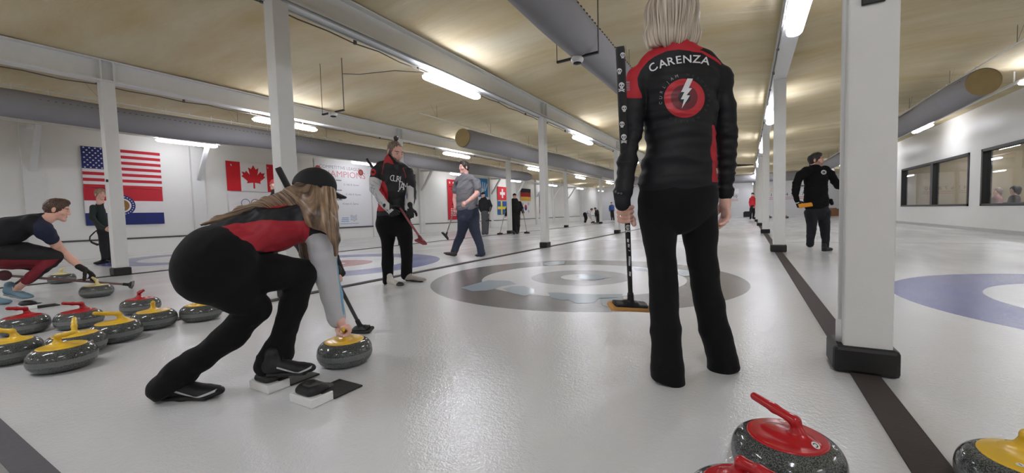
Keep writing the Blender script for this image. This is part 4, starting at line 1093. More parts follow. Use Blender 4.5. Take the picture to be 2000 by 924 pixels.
def short_hair(name, c, R, m, parent, sc=1.0, th=.010, h=.004, top=.0, face_y=.062, low=-.045, front=.05, fade=False, amp=.002):
    T = lambda *p: A(*c) + R @ (A(*p) * sc)
    s = SDF(.01); s.ell(T(0, -.015, .032), tuple(q * sc for q in (.073 + th, .092 + th, .083 + th + top * .3)), R)
    if top: s.ell(T(0, .03, .095), tuple(q * sc for q in (.056, .058, .020 + top)), R, k=.02)
    s.ecap(T(0, -.03, .03), T(0, -.045, low), R[:, 0], (.074 * sc, .06 * sc), (.058 * sc, .045 * sc), k=.02)
    s.ell(T(0, .115, -.012), tuple(q * sc for q in (.085, .078, front + .020)), R, k=.008, mode='s')
    for q in (-1, 1): s.ell(T(q * .085, -.002, -.012), (.02 * sc, .022 * sc, .036 * sc), R, k=.006, mode='s')
    s.cut(T(0, .03, -.035), R @ A(0, .75, -.65), k=.01); s.cut(T(0, 0, low - .02), -R[:, 2], k=.01)
    V, Q = s.mesh(h); V = relax(V, Q, 1); N = vnormals(V, Q); V = V + N * (amp * wob(V, 60, 3))[:, None]
    return obj(name, V, Q, m, parent)
M_blk = mat('black_trouser_cloth', (15, 15, 17), rough=.9, spec=.25, var=.08, nscale=14, bump=.12, bscale=30, sheen=.05)
M_bsole = mat('black_shoe_sole', (22, 22, 22), rough=.6)
M_bshoe = mat('black_shoe_upper', (18, 18, 20), rough=.6, bump=.15, bscale=120, masks=[('stripe', (185, 187, 190))])
M_bshoe2 = mat('plain_black_shoe', (28, 28, 30), rough=.6, bump=.15, bscale=120)
M_glove = mat('black_glove', (24, 23, 24), rough=.7, bump=.2, bscale=100)
# ------------------------------------------------------------------ blonde woman seen from behind
D0 = 1.92
base = atz(1360, 738)
P1 = thing('person', (base[0], base[1], 0), 'person with a blonde bob seen from behind in a black and red jacket', 'person')
SK1 = skin('fair_skin_back', (238, 190, 172), (120, 95, 70))
M_j1 = mat('black_red_softshell', (19, 20, 24), rough=.62, spec=.35, var=.05, nscale=8, bump=.15, bscale=22, masks=[('red', (176, 34, 46))])
hc1 = W(1311, 34, 1.93); HR1 = frame(FH)
s = SDF(.02); head_prims(s, hc1, HR1, 1.0, fem=True, neck_to=W(1320, 108, 1.93)); hv = s.mesh(.0045)
# coarse trunk and legs under the clothes
s = SDF(.05); levels(s, [(128, 1262, 1398, D0, .07), (215, 1266, 1388, D0, .09), (310, 1266, 1384, D0, .09), (400, 1256, 1390, D0, .1)])
for L_ in ([(1285, 430, 1.93, 28), (1292, 560, 1.92, 19), (1300, 700, 1.90, 14), (1302, 730, 1.9, 12)], [(1365, 430, 1.95, 28), (1380, 560, 1.98, 19), (1406, 690, 2.02, 14), (1412, 712, 2.02, 12)],
           [(1250, 150, 1.92, 12), (1234, 270, 1.9, 11), (1214, 388, 1.82, 9)], [(1405, 150, 1.92, 12), (1420, 260, 1.95, 11), (1415, 388, 1.95, 9)]): limb(s, L_)
tv = s.mesh(.014)
# left hand closed round the broom handle
bt, bb = W(1211, 92, 1.72), W(1232, 590, 2.15)
def bro(y):
    t = (y - 92) / (590 - 92); dd = 1.72 * 2.15 / (2.15 + (1.72 - 2.15) * t) ; return W(1211 + 21 * t, y, dd), dd
s = SDF(.006)
s.cap(W(1213, 380, 1.84), W(1213, 400, 1.85), .026, .024, k=.02)
_, dg = bro(420)
s.ecap(W(1213, 401, dg), W(1212, 428, dg + .015), RT, (.016, .030), (.013, .026), k=.015)
for i, y in enumerate((405.5, 414.5, 423.2, 431.5)):
    x0 = 1208.5 + .5 * i; r = (.0100, .0102, .0098, .0088)[i]
    pts = [W(x0 + 3, y - 2, dg + .012), W(x0 - .5, y, dg - .018), W(x0 + 6, y + 1.5, dg - .034), W(x0 + 19, y + .5, dg - .034), W(x0 + 26 - i, y - 1, dg - .018), W(x0 + 25 - i, y - 1, dg + .004)]
    for a, b in zip(pts, pts[1:]): s.cap(a, b, r, r * .97, k=.004)
pts = [W(1216, 405, dg + .03), W(1228, 416, dg + .036), W(1236, 428, dg + .020), W(1238, 438, dg + .008)]
for a, b in zip(pts, pts[1:]): s.cap(a, b, .0125, .0115, k=.008)
gv = s.mesh(.0026)
s = SDF(.006); hand(s, W(1416, 390, 1.95), -UP * 1.0 + RT * .05, -RT, FH, curl=(.45, .55, .4), thumb=(.5, .8, .3)); rv = s.mesh(.0028)
V, Q = merge([tv, hv, gv, rv]); obj('body', V, Q, SK1, P1, attrs=head_attrs(V, hc1, HR1))
s = SDF(.003); cR = W(1215.5, 422.5, dg - .0365); Rr = np.array([nrm(W(1222, 424, dg) - W(1212, 422.5, dg)), -FH, UP]).T
s.ecap(cR - Rr[:, 0] * .0012 + FH * .006, cR + Rr[:, 0] * .0012 + FH * .006, UP, (.0108, .0095)); v_, q_ = s.mesh(.0018); obj('finger_ring', v_, q_, mat('silver_ring', (205, 205, 205), rough=.25, metal=.9), P1)
# hair
s = SDF(.03); s.ell(W(1311, 26, 1.92), (.108, .112, .118), HR1); s.ecap(W(1311, 30, 1.92), W(1312, 72, 1.91), RT, (.118, .104), (.121, .078))
for q, (x, y) in enumerate(((1269, 92), (1279, 95), (1357, 88), (1348, 92))): s.cap(W(x, y - 25, 1.9), W(x, y, 1.89), .028, .012, k=.02)
s.ell(W(1311, 50, 2.05), (.07, .07, .11), HR1, mode='s', k=.02); s.cut(W(1311, 97, 1.91), -UP, k=.012)
V, Q = s.mesh(.0042); V = relax(V, Q, 2); N = vnormals(V, Q)
x_ = (V - hc1) @ RT; y_ = (V - hc1) @ FH; ang = np.arctan2(x_, -y_)
gr = np.sin(ang * 34 + V[:, 2] * 9) + .7 * np.sin(ang * 71 - V[:, 2] * 14 + 1) + .5 * np.sin(ang * 19 + V[:, 2] * 5 + 2)
hu, hv = ang * 14, V[:, 2] * 5; V = V + N * (.0009 * gr)[:, None]; low = np.clip((1.60 - V[:, 2]) / .06, 0, 1); V[:, 2] -= low * (.008 * np.sin(ang * 9 + 1) + .003 * np.sin(ang * 23))
HM1 = strandmat('streaked_blonde_hair', (104, 88, 72), (232, 218, 196), 1.5)
obj('hair', V, Q, HM1, P1, attrs=dict(hu=hu, hv=hv))
# jacket
s = SDF(.03)
levels(s, [(126, 1256, 1402, D0, .080), (165, 1248, 1405, D0, .105), (215, 1255, 1400, D0, .112), (270, 1259, 1396, D0, .112), (312, 1254, 1397, D0, .112), (356, 1243, 1402, D0, .125)])
for L_ in ([(1322, 104, D0, 22), (1276, 124, D0, 20), (1246, 152, D0, 20)], [(1330, 104, D0, 22), (1374, 122, D0, 20), (1409, 148, D0, 20)]): limb(s, L_, k=.03)
s.k = .018
limb(s, [(1243, 152, D0, 21), (1239, 200, D0, 20), (1235, 262, 1.90, 18.5), (1224, 325, 1.86, 18.5), (1217, 375, 1.83, 16.5), (1215, 400, 1.82, 15)], k=.014)
limb(s, [(1411, 150, D0, 21), (1416, 200, 1.93, 19.5), (1418, 258, 1.94, 21.5), (1419, 320, 1.95, 18.5), (1417, 372, 1.95, 14.5), (1416, 393, 1.95, 13.2)], k=.014)
s.ecap(W(1321, 90, 1.92), W(1323, 108, 1.92), RT, (.078, .070), (.088, .078), k=.02)
s.ell(W(1320, 70, 1.93), (.055, .052, .05), HR1, mode='s', k=.008)
red = [[(1200, 60), (1380, 60), (1372, 96), (1352, 100), (1325, 97), (1302, 100), (1280, 110), (1266, 119), (1252, 136), (1245, 152), (1246, 168), (1254, 192), (1200, 192)],
       [(1392, 243), (1397, 245), (1402, 300), (1404, 356), (1389, 356), (1390, 315), (1388, 285)], [(1350, 97), (1372, 99), (1398, 113), (1410, 126), (1407, 127), (1394, 117), (1370, 103), (1349, 101)]]
def redm(V, px, py): return np.max([polysd(px, py, p) for p in red], axis=0) * .03
V, Q = s.mesh(.0062); px, py = proj(V); at = dict(red=np.clip(.5 + redm(V, px, py), 0, 1))
V = relax(V, Q, 2)
# hems: trunk at the waist, cuffs at the wrists
m_ = np.clip((1.55 - V[:, 2]) / .25, .25, 1)
V = drape(V, Q, .0085, 3.4, 4, (.8, .8, 2.2), m_)
J1 = obj('jacket', V, Q, M_j1, P1, attrs=at)
# trousers
s = SDF(.03); levels(s, [(352, 1250, 1396, D0, .105), (388, 1243, 1402, D0, .122), (408, 1247, 1404, D0 + .02, .118)], k=.02)
limb(s, [(1283, 415, 1.93, 38), (1288, 468, 1.93, 32.5), (1292, 512, 1.93, 29.5), (1295, 555, 1.925, 28.5), (1297, 600, 1.915, 29.5), (1300, 645, 1.905, 30.5), (1302, 685, 1.895, 30), (1303, 722, 1.885, 33.5), (1304, 752, 1.88, 36)], k=.008)
limb(s, [(1364, 415, 1.95, 39), (1368, 468, 1.96, 34), (1373, 512, 1.97, 30.5), (1377, 555, 1.98, 30), (1387, 600, 1.99, 30), (1396, 645, 2.0, 31), (1406, 685, 2.01, 31), (1411, 702, 2.015, 31.5), (1414, 730, 2.01, 34)], k=.008)
a, b, c = W(1268, 722, 1.88), W(1336, 752, 1.88), W(1302, 742, 2.0)
s.box(W(1303, 777, 1.88), (.12, .18, .075), frame(FH + UP * .0, UP + RT * .22), k=.006, mode='s', rr=.01)
s.box(W(1412, 750, 2.02), (.10, .16, .075), frame(FH, UP - RT * .22), k=.006, mode='s', rr=.01)
V, Q = s.mesh(.0065); V = relax(V, Q, 2); V = drape(V, Q, .005, 3.0, 9, (1, 1, .8)); obj('trousers', V, Q, M_blk, P1)
for q0, q1 in (((1303, 748), (1309, 708)), ((1413, 722), (1414, 687))): shoe(P1, atz(*q0), atz(*q1), m=M_bshoe2, ms=M_bsole)
jb = bvh(J1); M_wp = mat('white_jacket_print', (225, 225, 226), rough=.5)
M_rp = mat('red_jacket_print', (185, 34, 46), rough=.45); M_rp2 = mat('dark_red_jacket_print', (104, 24, 34), rough=.5); M_bp = mat('black_jacket_print', (22, 22, 25), rough=.5); M_gp = mat('faint_green_jacket_print', (40, 54, 52), rough=.6); M_gr = mat('grey_jacket_print', (150, 152, 156), rough=.5); M_fp = mat('faint_grey_jacket_print', (58, 60, 66), rough=.6)
flip = lambda g: (g[0] * np.array([1, -1]), g[1])      # letters drawn with y down as in the photo
def pxtext(ch, x, y, s_, rot=0, bold=.0, sx=1.0):
    V, Fc = glyphs(ch, bold); c, n_ = math.cos(rot), math.sin(rot); X = V[:, 0] * s_ * sx; Y = -V[:, 1] * s_
    return np.stack([x + c * X - n_ * Y, y + n_ * X + c * Y], 1), Fc
g = join2(*[pxtext(ch, x, y, 15.0, math.radians(r), .012, 1.12) for ch, x, y, r in (('C', 1275, 132, -40), ('A', 1294, 124.5, -20), ('R', 1309.5, 120, -13), ('E', 1325, 117.2, -8), ('N', 1342, 115.6, -3), ('Z', 1360, 115.8, 3), ('A', 1377.5, 119, 12))])
decal('name_lettering', g, jb, M_wp, P1, off=.0022, maxlen=5)
cx, cy = 1336.5, 192
decal('logo_ring', disc2(cx, cy, 39.5, 38, 48), jb, M_rp, P1, off=.0018, maxlen=6)
decal('logo_ring', disc2(cx - .5, cy - 1, 26, 25, 40), jb, M_rp2, P1, off=.0026, maxlen=6)
decal('logo_disc', disc2(cx, cy - 1, 12, 12, 32), jb, M_bp, P1, off=.0034, maxlen=6)
zb = lambda L: [(1240 + x / 5.775, 100 + y / 5.775) for x, y in L]
decal('lightning_bolt', poly2(zb([(588, 312), (650, 316), (604, 418), (642, 420), (580, 500), (618, 502), (524, 650), (552, 545), (514, 545), (556, 466), (518, 464)])), jb, M_wp, P1, off=.0044, maxlen=6)
lett = [('C', 290, 585, -85), ('U', 292, 527, -78), ('R', 300, 462, -68), ('L', 328, 405, -55), ('J', 370, 352, -42), ('A', 417, 313, -28), ('M', 470, 285, -16)]
decal('logo_lettering', join2(*[pxtext(ch, *zb([(x, y)])[0], 5.8, math.radians(r), .0) for ch, x, y, r in lett]), jb, M_gr, P1, off=.0022, maxlen=4)
l2 = []
for i, ch in enumerate('HARDSCAPES'):
    a = math.radians(8 + i * 12.5); l2.append(pxtext(ch, cx + 47.5 * math.sin(a), cy - 46 * math.cos(a), 5.4, a))
decal('logo_lettering', join2(*l2), jb, M_fp, P1, off=.0022, maxlen=4)
l3 = []
for i, ch in enumerate('DESIGN'):
    a = math.radians(215 - i * 14); l3.append(pxtext(ch, cx + 47 * math.sin(a), cy - 46 * math.cos(a), 5.4, a + pi))
decal('logo_lettering', join2(*l3), jb, M_gp, P1, off=.0022, maxlen=4)
fl_ = [poly2([(1221, 159), (1221 + 9, 159.5), (1230, 161.5), (1221, 161)])]
for k in range(5): fl_.append(poly2([(1220, 160.5 + k * 3.6), (1230.5, 160 + k * 3.7), (1230.5, 161.8 + k * 3.7), (1220, 162.3 + k * 3.6)]))
decal('sleeve_flag_print', join2(*fl_), jb, M_gr, P1, off=.002, maxlen=4)
decal('cuff_lettering', join2(pxtext('d', 1202.8, 374.2, 4.8, .1), pxtext('o', 1208.0, 376.2, 4.8, .1), pxtext('o', 1213.3, 377, 4.8, .1)), jb, M_gr, P1, off=.002, maxlen=3)
# her broom
B1 = make_broom('black broom printed with white skulls, held upright by the blonde woman', bt, bb, .0150, .0120, hd=RT * .95 + FH * .2 - UP * .12, pcol=mat('tan_broom_pad', (206, 152, 88), rough=.8), hl=.235, grip=.58, tip=M_dark)
hb = bvh(*[c for c in B1.children if c.name.startswith(('grip', 'handle'))]); M_sk = mat('white_skull_print', (215, 215, 215), rough=.5)
def skull(x, y, r, bones=False):
    gs = [disc2(x, y, r, r * 1.05, 16), poly2([(x - r * .6, y + r * .6), (x + r * .6, y + r * .6), (x + r * .5, y + r * 1.5), (x - r * .5, y + r * 1.5)])]
    if bones: gs += [poly2([(x - r * 1.1, y + r * 1.4), (x + r * 1.1, y + r * 2.2), (x + r, y + r * 2.6), (x - r * 1.1, y + r * 1.8)]), poly2([(x + r * 1.1, y + r * 1.4), (x - r * 1.1, y + r * 2.2), (x - r, y + r * 2.6), (x + r * 1.1, y + r * 1.8)])]
    decal('skull_print', join2(*gs), hb, M_sk, B1, off=.0012, maxlen=2.5)
    decal('skull_print', join2(disc2(x - r * .42, y + .1 * r, r * .28, n=10), disc2(x + r * .42, y + .1 * r, r * .28, n=10), disc2(x, y + r * .6, r * .14, n=6)), hb, M_dark, B1, off=.0022, maxlen=2.5)
for x, y, r, b_ in ((1216, 107, 4.6, 0), (1210, 138, 4.6, 0), (1214, 166, 5.2, 1), (1219, 211, 4.8, 0), (1215, 242, 4.6, 0), (1218.5, 267, 5.0, 1), (1226.5, 443, 4.2, 1)): skull(x, y, r, b_)
marks = [poly2([(x - 1.7, y), (x + 1.7, y + .6), (x + 1.7, y + h_), (x - 1.7, y + h_ - .6)]) for x, y, h_ in ((1224, 290, 6), (1224.3, 300, 12), (1224.6, 316, 3), (1224.9, 322, 11), (1225.1, 337, 8), (1225.5, 348, 4), (1225.8, 356, 12), (1226, 371, 6), (1226.5, 380, 9), (1215, 300, 16), (1216, 322, 10), (1217, 338, 16), (1218, 360, 12), (1219, 378, 14))]
decal('handle_lettering', join2(*marks), hb, M_sk, B1, off=.0012, maxlen=3)
decal('handle_lettering', join2(*[poly2([(x - 1.6, y), (x + 1.8, y + 1), (x + 1.2, y + h_), (x - 1.6, y + h_ - 2)]) for x, y, h_ in ((1226.5, 466, 8), (1228, 476, 8), (1229, 488, 3), (1229.5, 500, 20), (1230.5, 530, 10))]), hb, M_sk, B1, off=.0012, maxlen=3)

# ------------------------------------------------------------------ crouching woman with the stone
b0 = atz(470, 770)
P2 = thing('person', (b0[0], b0[1], 0), 'person in black cap with long hair crouching in the hack, one hand on a stone', 'person')
SK2 = skin('fair_skin_crouch', (236, 186, 168), (90, 70, 55))
hc2 = W(616, 378, 2.24); hf = nrm(A(.36, .88, -.20)); HR2 = frame(hf, A(.04, .2, .95))
s = SDF(.02); head_prims(s, hc2, HR2, .98, fem=True, neck_to=W(588, 412, 2.2)); hv = s.mesh(.0045)
s = SDF(.05); s.ell(W(418, 512, 1.82), (.11, .09, .09)); s.ecap(W(440, 480, 1.87), W(585, 430, 2.18), (1, 0, 0), (.10, .05), (.11, .06))
for L_ in ([(430, 530, 1.8, 35), (494, 600, 1.95, 22), (380, 705, 1.87, 14), (335, 755, 1.84, 14)], [(450, 520, 1.85, 25), (585, 540, 2.08, 17), (556, 640, 2.0, 14), (540, 705, 1.98, 14)],
           [(618, 440, 2.12, 17), (636, 530, 2.15, 13), (660, 622, 2.2, 9)], [(548, 412, 2.3, 14), (600, 480, 2.42, 11), (660, 545, 2.4, 10)]): limb(s, L_)
tv = s.mesh(.014)
# bare right hand over the grip of the stone
yaw = math.atan2(FH[1], FH[0]) + .35; ax_ = A(-math.cos(yaw), -math.sin(yaw), 0); sd_ = A(-ax_[1], ax_[0], 0)
if sd_ @ RT < 0: sd_ = -sd_
st = A(WST[0], WST[1], 0)
gp = lambda t, r, z: st + ax_ * t + sd_ * r + UP * (z + .013)
s = SDF(.006); wr = W(664, 627, 2.19)
s.cap(W(659, 610, 2.19), wr, .026, .025, k=.02); s.ecap(wr, gp(.045, -.004, .207), ax_, (.028, .020), (.036, .017), k=.02)
for i, t_ in enumerate((.084, .064, .045, .028)):
    r = (.0098, .0100, .0097, .0088)[i]; pts = [gp(t_, -.008, .206), gp(t_, .022, .203), gp(t_ + .002, .032, .184), gp(t_ + .002, .020, .165), gp(t_, .002, .160)]
    for a, b in zip(pts, pts[1:]): s.cap(a, b, r, r * .96, k=.004)
pts = [gp(.03, -.018, .208), gp(.055, -.030, .192), gp(.078, -.024, .174), gp(.088, -.010, .166)]
for a, b in zip(pts, pts[1:]): s.cap(a, b, .0115, .0105, k=.008)
gv = s.mesh(.0026)
V, Q = merge([tv, hv, gv]); obj('body', V, Q, SK2, P2, attrs=head_attrs(V, hc2, HR2, .98))
# trousers
s = SDF(.05); s.ell(W(424, 508, 1.82), (.170, .155, .150)); s.ell(W(402, 538, 1.80), (.120, .115, .115)); s.ecap(W(425, 492, 1.85), W(440, 488, 1.88), (1, 0, 0), (.15, .10), (.13, .08))
limb(s, [(415, 545, 1.80, 52), (462, 572, 1.88, 40), (496, 600, 1.95, 31.5)], k=.04)
limb(s, [(498, 603, 1.95, 31), (452, 654, 1.92, 27.5), (386, 703, 1.87, 25), (350, 732, 1.85, 31), (330, 756, 1.84, 37)], k=.022)
limb(s, [(455, 528, 1.88, 46), (530, 531, 1.98, 35), (588, 534, 2.08, 29)], k=.035)
limb(s, [(589, 538, 2.08, 29), (572, 598, 2.05, 26), (557, 640, 2.0, 22.5), (549, 668, 1.98, 24), (540, 694, 1.97, 31), (528, 712, 1.96, 30)], k=.022)
s.box(W(385, 800, 1.84) , (.20, .14, .12), frame(FH, UP + RT * -.52), k=.006, mode='s', rr=.01)
s.box(W(575, 768, 1.96), (.13, .16, .12), frame(FH, UP + RT * -.42), k=.006, mode='s', rr=.01)
V, Q = s.mesh(.0065); V = relax(V, Q, 2); m_ = np.clip((.45 - V[:, 2]) / .2, .35, 1); V = drape(V, Q, .007, 3.6, 12, (1, 1, 1.4), m_); obj('trousers', V, Q, M_blk, P2)
shoe(P2, atz(312, 778, .0), atz(440, 776, .0), m=M_bshoe, ms=M_bsole, lace=M_dark, label='black shoe with a white wavy stripe')
shoe(P2, atz(512, 733, .075), atz(612, 729, .062), m=M_bshoe, ms=M_bsole, lace=M_dark, label='black shoe with a white wavy stripe')
# jacket
M_j2 = mat('black_red_team_jacket', (30, 32, 38), rough=.6, var=.05, bump=.15, bscale=22, masks=[('red', (172, 36, 50)), ('blk', (16, 16, 18)), ('white', (196, 196, 198)), ('blue', (120, 170, 200))])
s = SDF(.035); s.ecap(W(432, 478, 1.86), W(520, 446, 2.05), (1, 0, 0), (.162, .098), (.165, .118)); s.ecap(W(520, 446, 2.05), W(588, 430, 2.17), (1, 0, 0), (.165, .118), (.150, .110))
limb(s, [(560, 415, 2.18, 40), (612, 436, 2.12, 36), (624, 452, 2.12, 30)], k=.03); s.cap(W(560, 405, 2.25), W(548, 415, 2.33), .085, .065)
s.cap(W(588, 408, 2.2), W(598, 394, 2.22), .075, .062, k=.02)
limb(s, [(624, 448, 2.12, 30), (629, 475, 2.12, 26.5), (631, 500, 2.13, 26.5), (636, 530, 2.15, 24.5), (648, 578, 2.18, 21.5), (657, 618, 2.2, 18.5), (658, 626, 2.2, 16.5)], k=.014)
s.cap(W(548, 415, 2.33), W(600, 485, 2.43), .058, .048, k=.02); s.cap(W(600, 485, 2.43), W(655, 528, 2.40), .048, .036, k=.02)
redp = [(432, 443), (455, 436), (500, 431), (560, 431), (600, 431), (610, 437), (606, 452), (604, 490), (573, 486), (540, 491), (516, 491), (488, 487), (470, 476), (452, 462)]
blkp = [(596, 425), (640, 425), (664, 470), (650, 463), (625, 455), (605, 462), (602, 480), (560, 520), (480, 520), (486, 489), (516, 493), (573, 488), (601, 482), (606, 440)]
whp = [(603, 462), (612, 457), (625, 455), (652, 463), (662, 468), (700, 640), (600, 640), (590, 480)]
def whm(V, px, py):
    dp = (V - A(0, 0, 0)) @ FH; return np.where(dp < 2.27, polysd(px, py, whp) * .03, -1)
def blm(V, px, py): return np.where((V @ FH) < 2.27, polysd(px, py, [(656, 500), (661, 512), (674, 600), (672, 618), (668, 606), (659, 530)]) * .03, -1)
def rdm(V, px, py):
    return np.maximum(np.where(V[:, 0] > -2.02, polysd(px, py, redp), -9), polysd(px, py, [(575, 378), (606, 372), (640, 410), (655, 440), (640, 436), (615, 405), (585, 400)])) * .03
V, Q = s.mesh(.006); V = relax(V, Q, 1); px, py = proj(V)
at = dict(red=np.clip(.5 + rdm(V, px, py), 0, 1), blk=np.clip(.5 + np.where((V @ FH) < 2.27, polysd(px, py, blkp), -9) * .03, 0, 1), white=np.clip(.5 + whm(V, px, py), 0, 1), blue=np.clip(.5 + blm(V, px, py), 0, 1))
sl = np.clip((px - 600) / 20, 0, 1) * (py > 455); V = drape(V, Q, .010, 4.0, 21, (2.0, .7, 1.0), 1 - .75 * sl)
J2 = obj('jacket', V, Q, M_j2, P2, attrs=at)
j2 = bvh(J2)
decal('logo_ring', poly2([(508, 405), (520, 399), (540, 396.5), (557, 396), (566, 398), (562, 403), (545, 407), (525, 408)]), j2, M_rp, P2, off=.003, maxlen=4)
decal('lightning_bolt', poly2([(527, 397), (536, 394), (546, 393.5), (545, 396.5), (537, 397.5), (534, 399)]), j2, M_wp, P2, off=.005, maxlen=4)
s = SDF(.005); hand(s, W(655, 512, 2.42), W(664, 560, 2.42) - W(652, 512, 2.42), -RT * .6 + FH * .8, -FH, curl=(1.2, 1.2, .9), grow=.004, thumb=(.3, .8, .5), thumb_curl=.6); v_, q_ = s.mesh(.0045); obj('glove', v_, q_, M_glove, P2)
# cap
T = lambda *p: hc2 + HR2 @ (A(*p) * .98)
s = SDF(.01); s.ell(T(0, -.012, .034), (.088, .108, .094), HR2); s.ell(T(0, .0, .05), (.083, .10, .092), HR2, k=.02); s.cut(T(0, 0, .018), HR2 @ A(0, -.06, -1), k=.004)
V, Q = s.mesh(.004); V = relax(V, Q, 1)
M_cap = mat('black_cap_cloth', (17, 18, 22), rough=.75, bump=.15, bscale=200); CP = obj('cap', V, Q, M_cap, P2)
s = SDF(.008)
for i in range(7):
    q = (i - 3) / 3; s.ecap(T(q * .060, .055 + .02 * (1 - q * q), .028), T(q * .050, .125 + .034 * (1 - q * q), .010 - .012 * q * q), HR2[:, 0], (.020, .0035), (.018, .003), k=.012)
v_, q_ = s.mesh(.0035); obj('brim', v_, q_, M_cap, CP)
s = SDF(.004); s.ell(T(0, 0.0, .131), (.010, .010, .004), HR2); v_, q_ = s.mesh(.002); obj('button', v_, q_, M_cap, CP)
# long hair
s = SDF(.025); s.ell(T(0, -.020, -.01), (.080, .086, .085), HR2); s.ell(T(0, .125, -.04), (.058, .075, .12), HR2, mode='s', k=.02)
limb(s, [(610, 380, 2.17, 22), (610, 400, 2.12, 28), (622, 424, 2.03, 24), (644, 440, 2.02, 15), (655, 466, 2.02, 8), (656, 498, 2.06, 4)], k=.03)
limb(s, [(640, 376, 2.16, 16), (647, 405, 2.10, 13), (652, 440, 2.06, 9), (655, 470, 2.06, 5)], k=.02)
limb(s, [(598, 384, 2.18, 17), (568, 391, 2.08, 11), (520, 400, 2.0, 6.5), (470, 413, 1.93, 4), (425, 429, 1.86, 3), (392, 440, 1.83, 1.5)], k=.03, flat=2.2)
limb(s, [(608, 450, 2.26, 10), (600, 475, 2.26, 15), (599, 495, 2.25, 14), (608, 514, 2.24, 7)], k=.02)
s.cut(T(0, 0, .030), HR2 @ A(0, .0, 1), k=.004)
V, Q = s.mesh(.0046); V = relax(V, Q, 1); N = vnormals(V, Q); px, py = proj(V)
wv = np.clip((650 - px) / 160, 0, 1); wv = wv * wv * (3 - 2 * wv); al = wv * (py * 1.3 + px * .38) + (1 - wv) * (px * 1.1 - py * .12)
gr = np.sin(al * .85) + .7 * np.sin(al * 1.55 + 1 + py * .02) + .5 * np.sin(al * .45 + 2 + px * .01); V = V + N * (.0010 * gr)[:, None]
obj('hair', V, Q, strandmat('long_brown_blonde_hair', (66, 50, 40), (188, 158, 128), .32), P2, attrs=dict(hu=al, hv=(px + py) * .012))
s = SDF(.002); s.ell(W(636.5, 360, 2.10), (.004, .004, .006)); s.ell(W(635, 366, 2.10), (.003, .003, .010)); 
# her broom, handle pointing up past the head
p_ = atz(704, 638, .045)
make_broom('black broom held behind by the crouching woman, its tip beside the white column', W(543, 328, 2.52), p_, .0150, .0120, hd=RT * .9 + UP * .1 - FH * .3, hl=.17, grip=.25, tip=M_dark, hm=mat('grey_broom_handle', (62, 62, 66), rough=.35))
# ------------------------------------------------------------------ bearded man with a top knot
D = 5.0
b0 = atz(785, 553)
P3 = thing('person', (b0[0], b0[1], 0), 'person with a top knot and grey beard, black and red jersey, white sleeves', 'person')
SK3 = skin('ruddy_skin', (226, 174, 156), (90, 70, 60), beard=(124, 106, 96))
hc = W(772, 297, D); hf = nrm(-FH * .62 + RT * .72 - UP * .42); HR = frame(hf, UP + hf * .1); h = .0046
s = SDF(.02); head_prims(s, hc, HR, 1.09, neck_to=W(765, 328, D + .02)); hv = s.mesh(.0036)
s = SDF(.04); levels(s, [(340, 748, 786, D, .06), (375, 752, 786, D, .06), (412, 748, 786, D, .06)])
for L_ in ([(752, 425, D, 8), (757, 480, D, 5), (757, 540, D - .05, 4)], [(785, 425, D, 8), (794, 480, D, 5), (794, 532, D + .06, 4)], [(737, 330, D - .02, 5), (733, 370, D - .08, 5), (762, 410, D - .22, 4)], [(798, 335, D + .05, 5), (806, 375, D, 5), (801, 404, D - .12, 3)]): limb(s, L_)
tv = s.mesh(.012); V, Q = merge([tv, hv]); obj('body', V, Q, SK3, P3, attrs=head_attrs(V, hc, HR, 1.09))
M_h3 = hairmat('ash_brown_hair', (92, 78, 70), (140, 124, 112), (60, 60, 20))
HO = short_hair('hair', hc, HR, M_h3, P3, sc=1.09, th=.0035, h=.0038, front=.100)
s = SDF(.012); T = lambda *p: hc + HR @ (A(*p) * 1.09); s.ell(T(0, -.035, .145), (.030, .030, .030), HR); s.cap(T(0, -.03, .105), T(0, -.035, .135), .016, .014); v_, q_ = s.mesh(.004); obj('top_knot', v_, q_, hairmat('dark_knot_hair', (50, 40, 36), (90, 76, 68), (60, 60, 60)), HO)
M_j3 = mat('black_red_jersey', (20, 21, 24), rough=.6, bump=.15, bscale=30, masks=[('red', (176, 34, 44)), ('white', (208, 206, 206))])
s = SDF(.025); levels(s, [(328, 741, 793, D, .085), (345, 739, 795, D, .110), (375, 743, 795, D, .115), (400, 738, 794, D, .115), (418, 734, 793, D, .115)])
limb(s, [(765, 318, D, 9), (745, 326, D, 10), (738, 334, D - .02, 10)]); limb(s, [(768, 320, D, 9), (786, 328, D + .02, 10), (796, 336, D + .04, 9.5)])
s.k = .014
limb(s, [(737, 332, D - .02, 11), (732, 352, D - .06, 11.5), (733, 368, D - .10, 11), (744, 386, D - .17, 9), (757, 402, D - .22, 7.5), (760, 406, D - .22, 6.5)], k=.012)
limb(s, [(797, 336, D + .04, 10), (802, 355, D + .03, 9.5), (805, 374, D, 9), (803, 392, D - .08, 7.5), (801, 406, D - .12, 6.5)], k=.012)
s.ecap(W(763, 312, D), W(764, 322, D), RT, (.072, .066), (.088, .08), k=.02)
z6 = lambda L: [(720 + x / 5.43, 250 + y / 5.43) for x, y in L]
rp = [z6([(150, 290), (200, 270), (240, 330), (270, 385), (250, 385), (200, 365), (165, 375), (150, 440), (145, 500), (138, 490), (150, 400), (165, 350)]), z6([(125, 560), (175, 570), (195, 640), (205, 700), (200, 790), (120, 700), (110, 640)]), z6([(70, 770), (110, 790), (170, 850), (170, 880), (60, 880)]), z6([(355, 420), (372, 425), (398, 520), (392, 540), (380, 470)])]
wp = z6([(-40, 522), (60, 520), (138, 556), (140, 580), (110, 660), (220, 800), (220, 920), (100, 800), (-60, 700)]); wp2 = z6([(398, 620), (440, 610), (480, 640), (480, 920), (385, 920), (380, 800), (392, 700)])
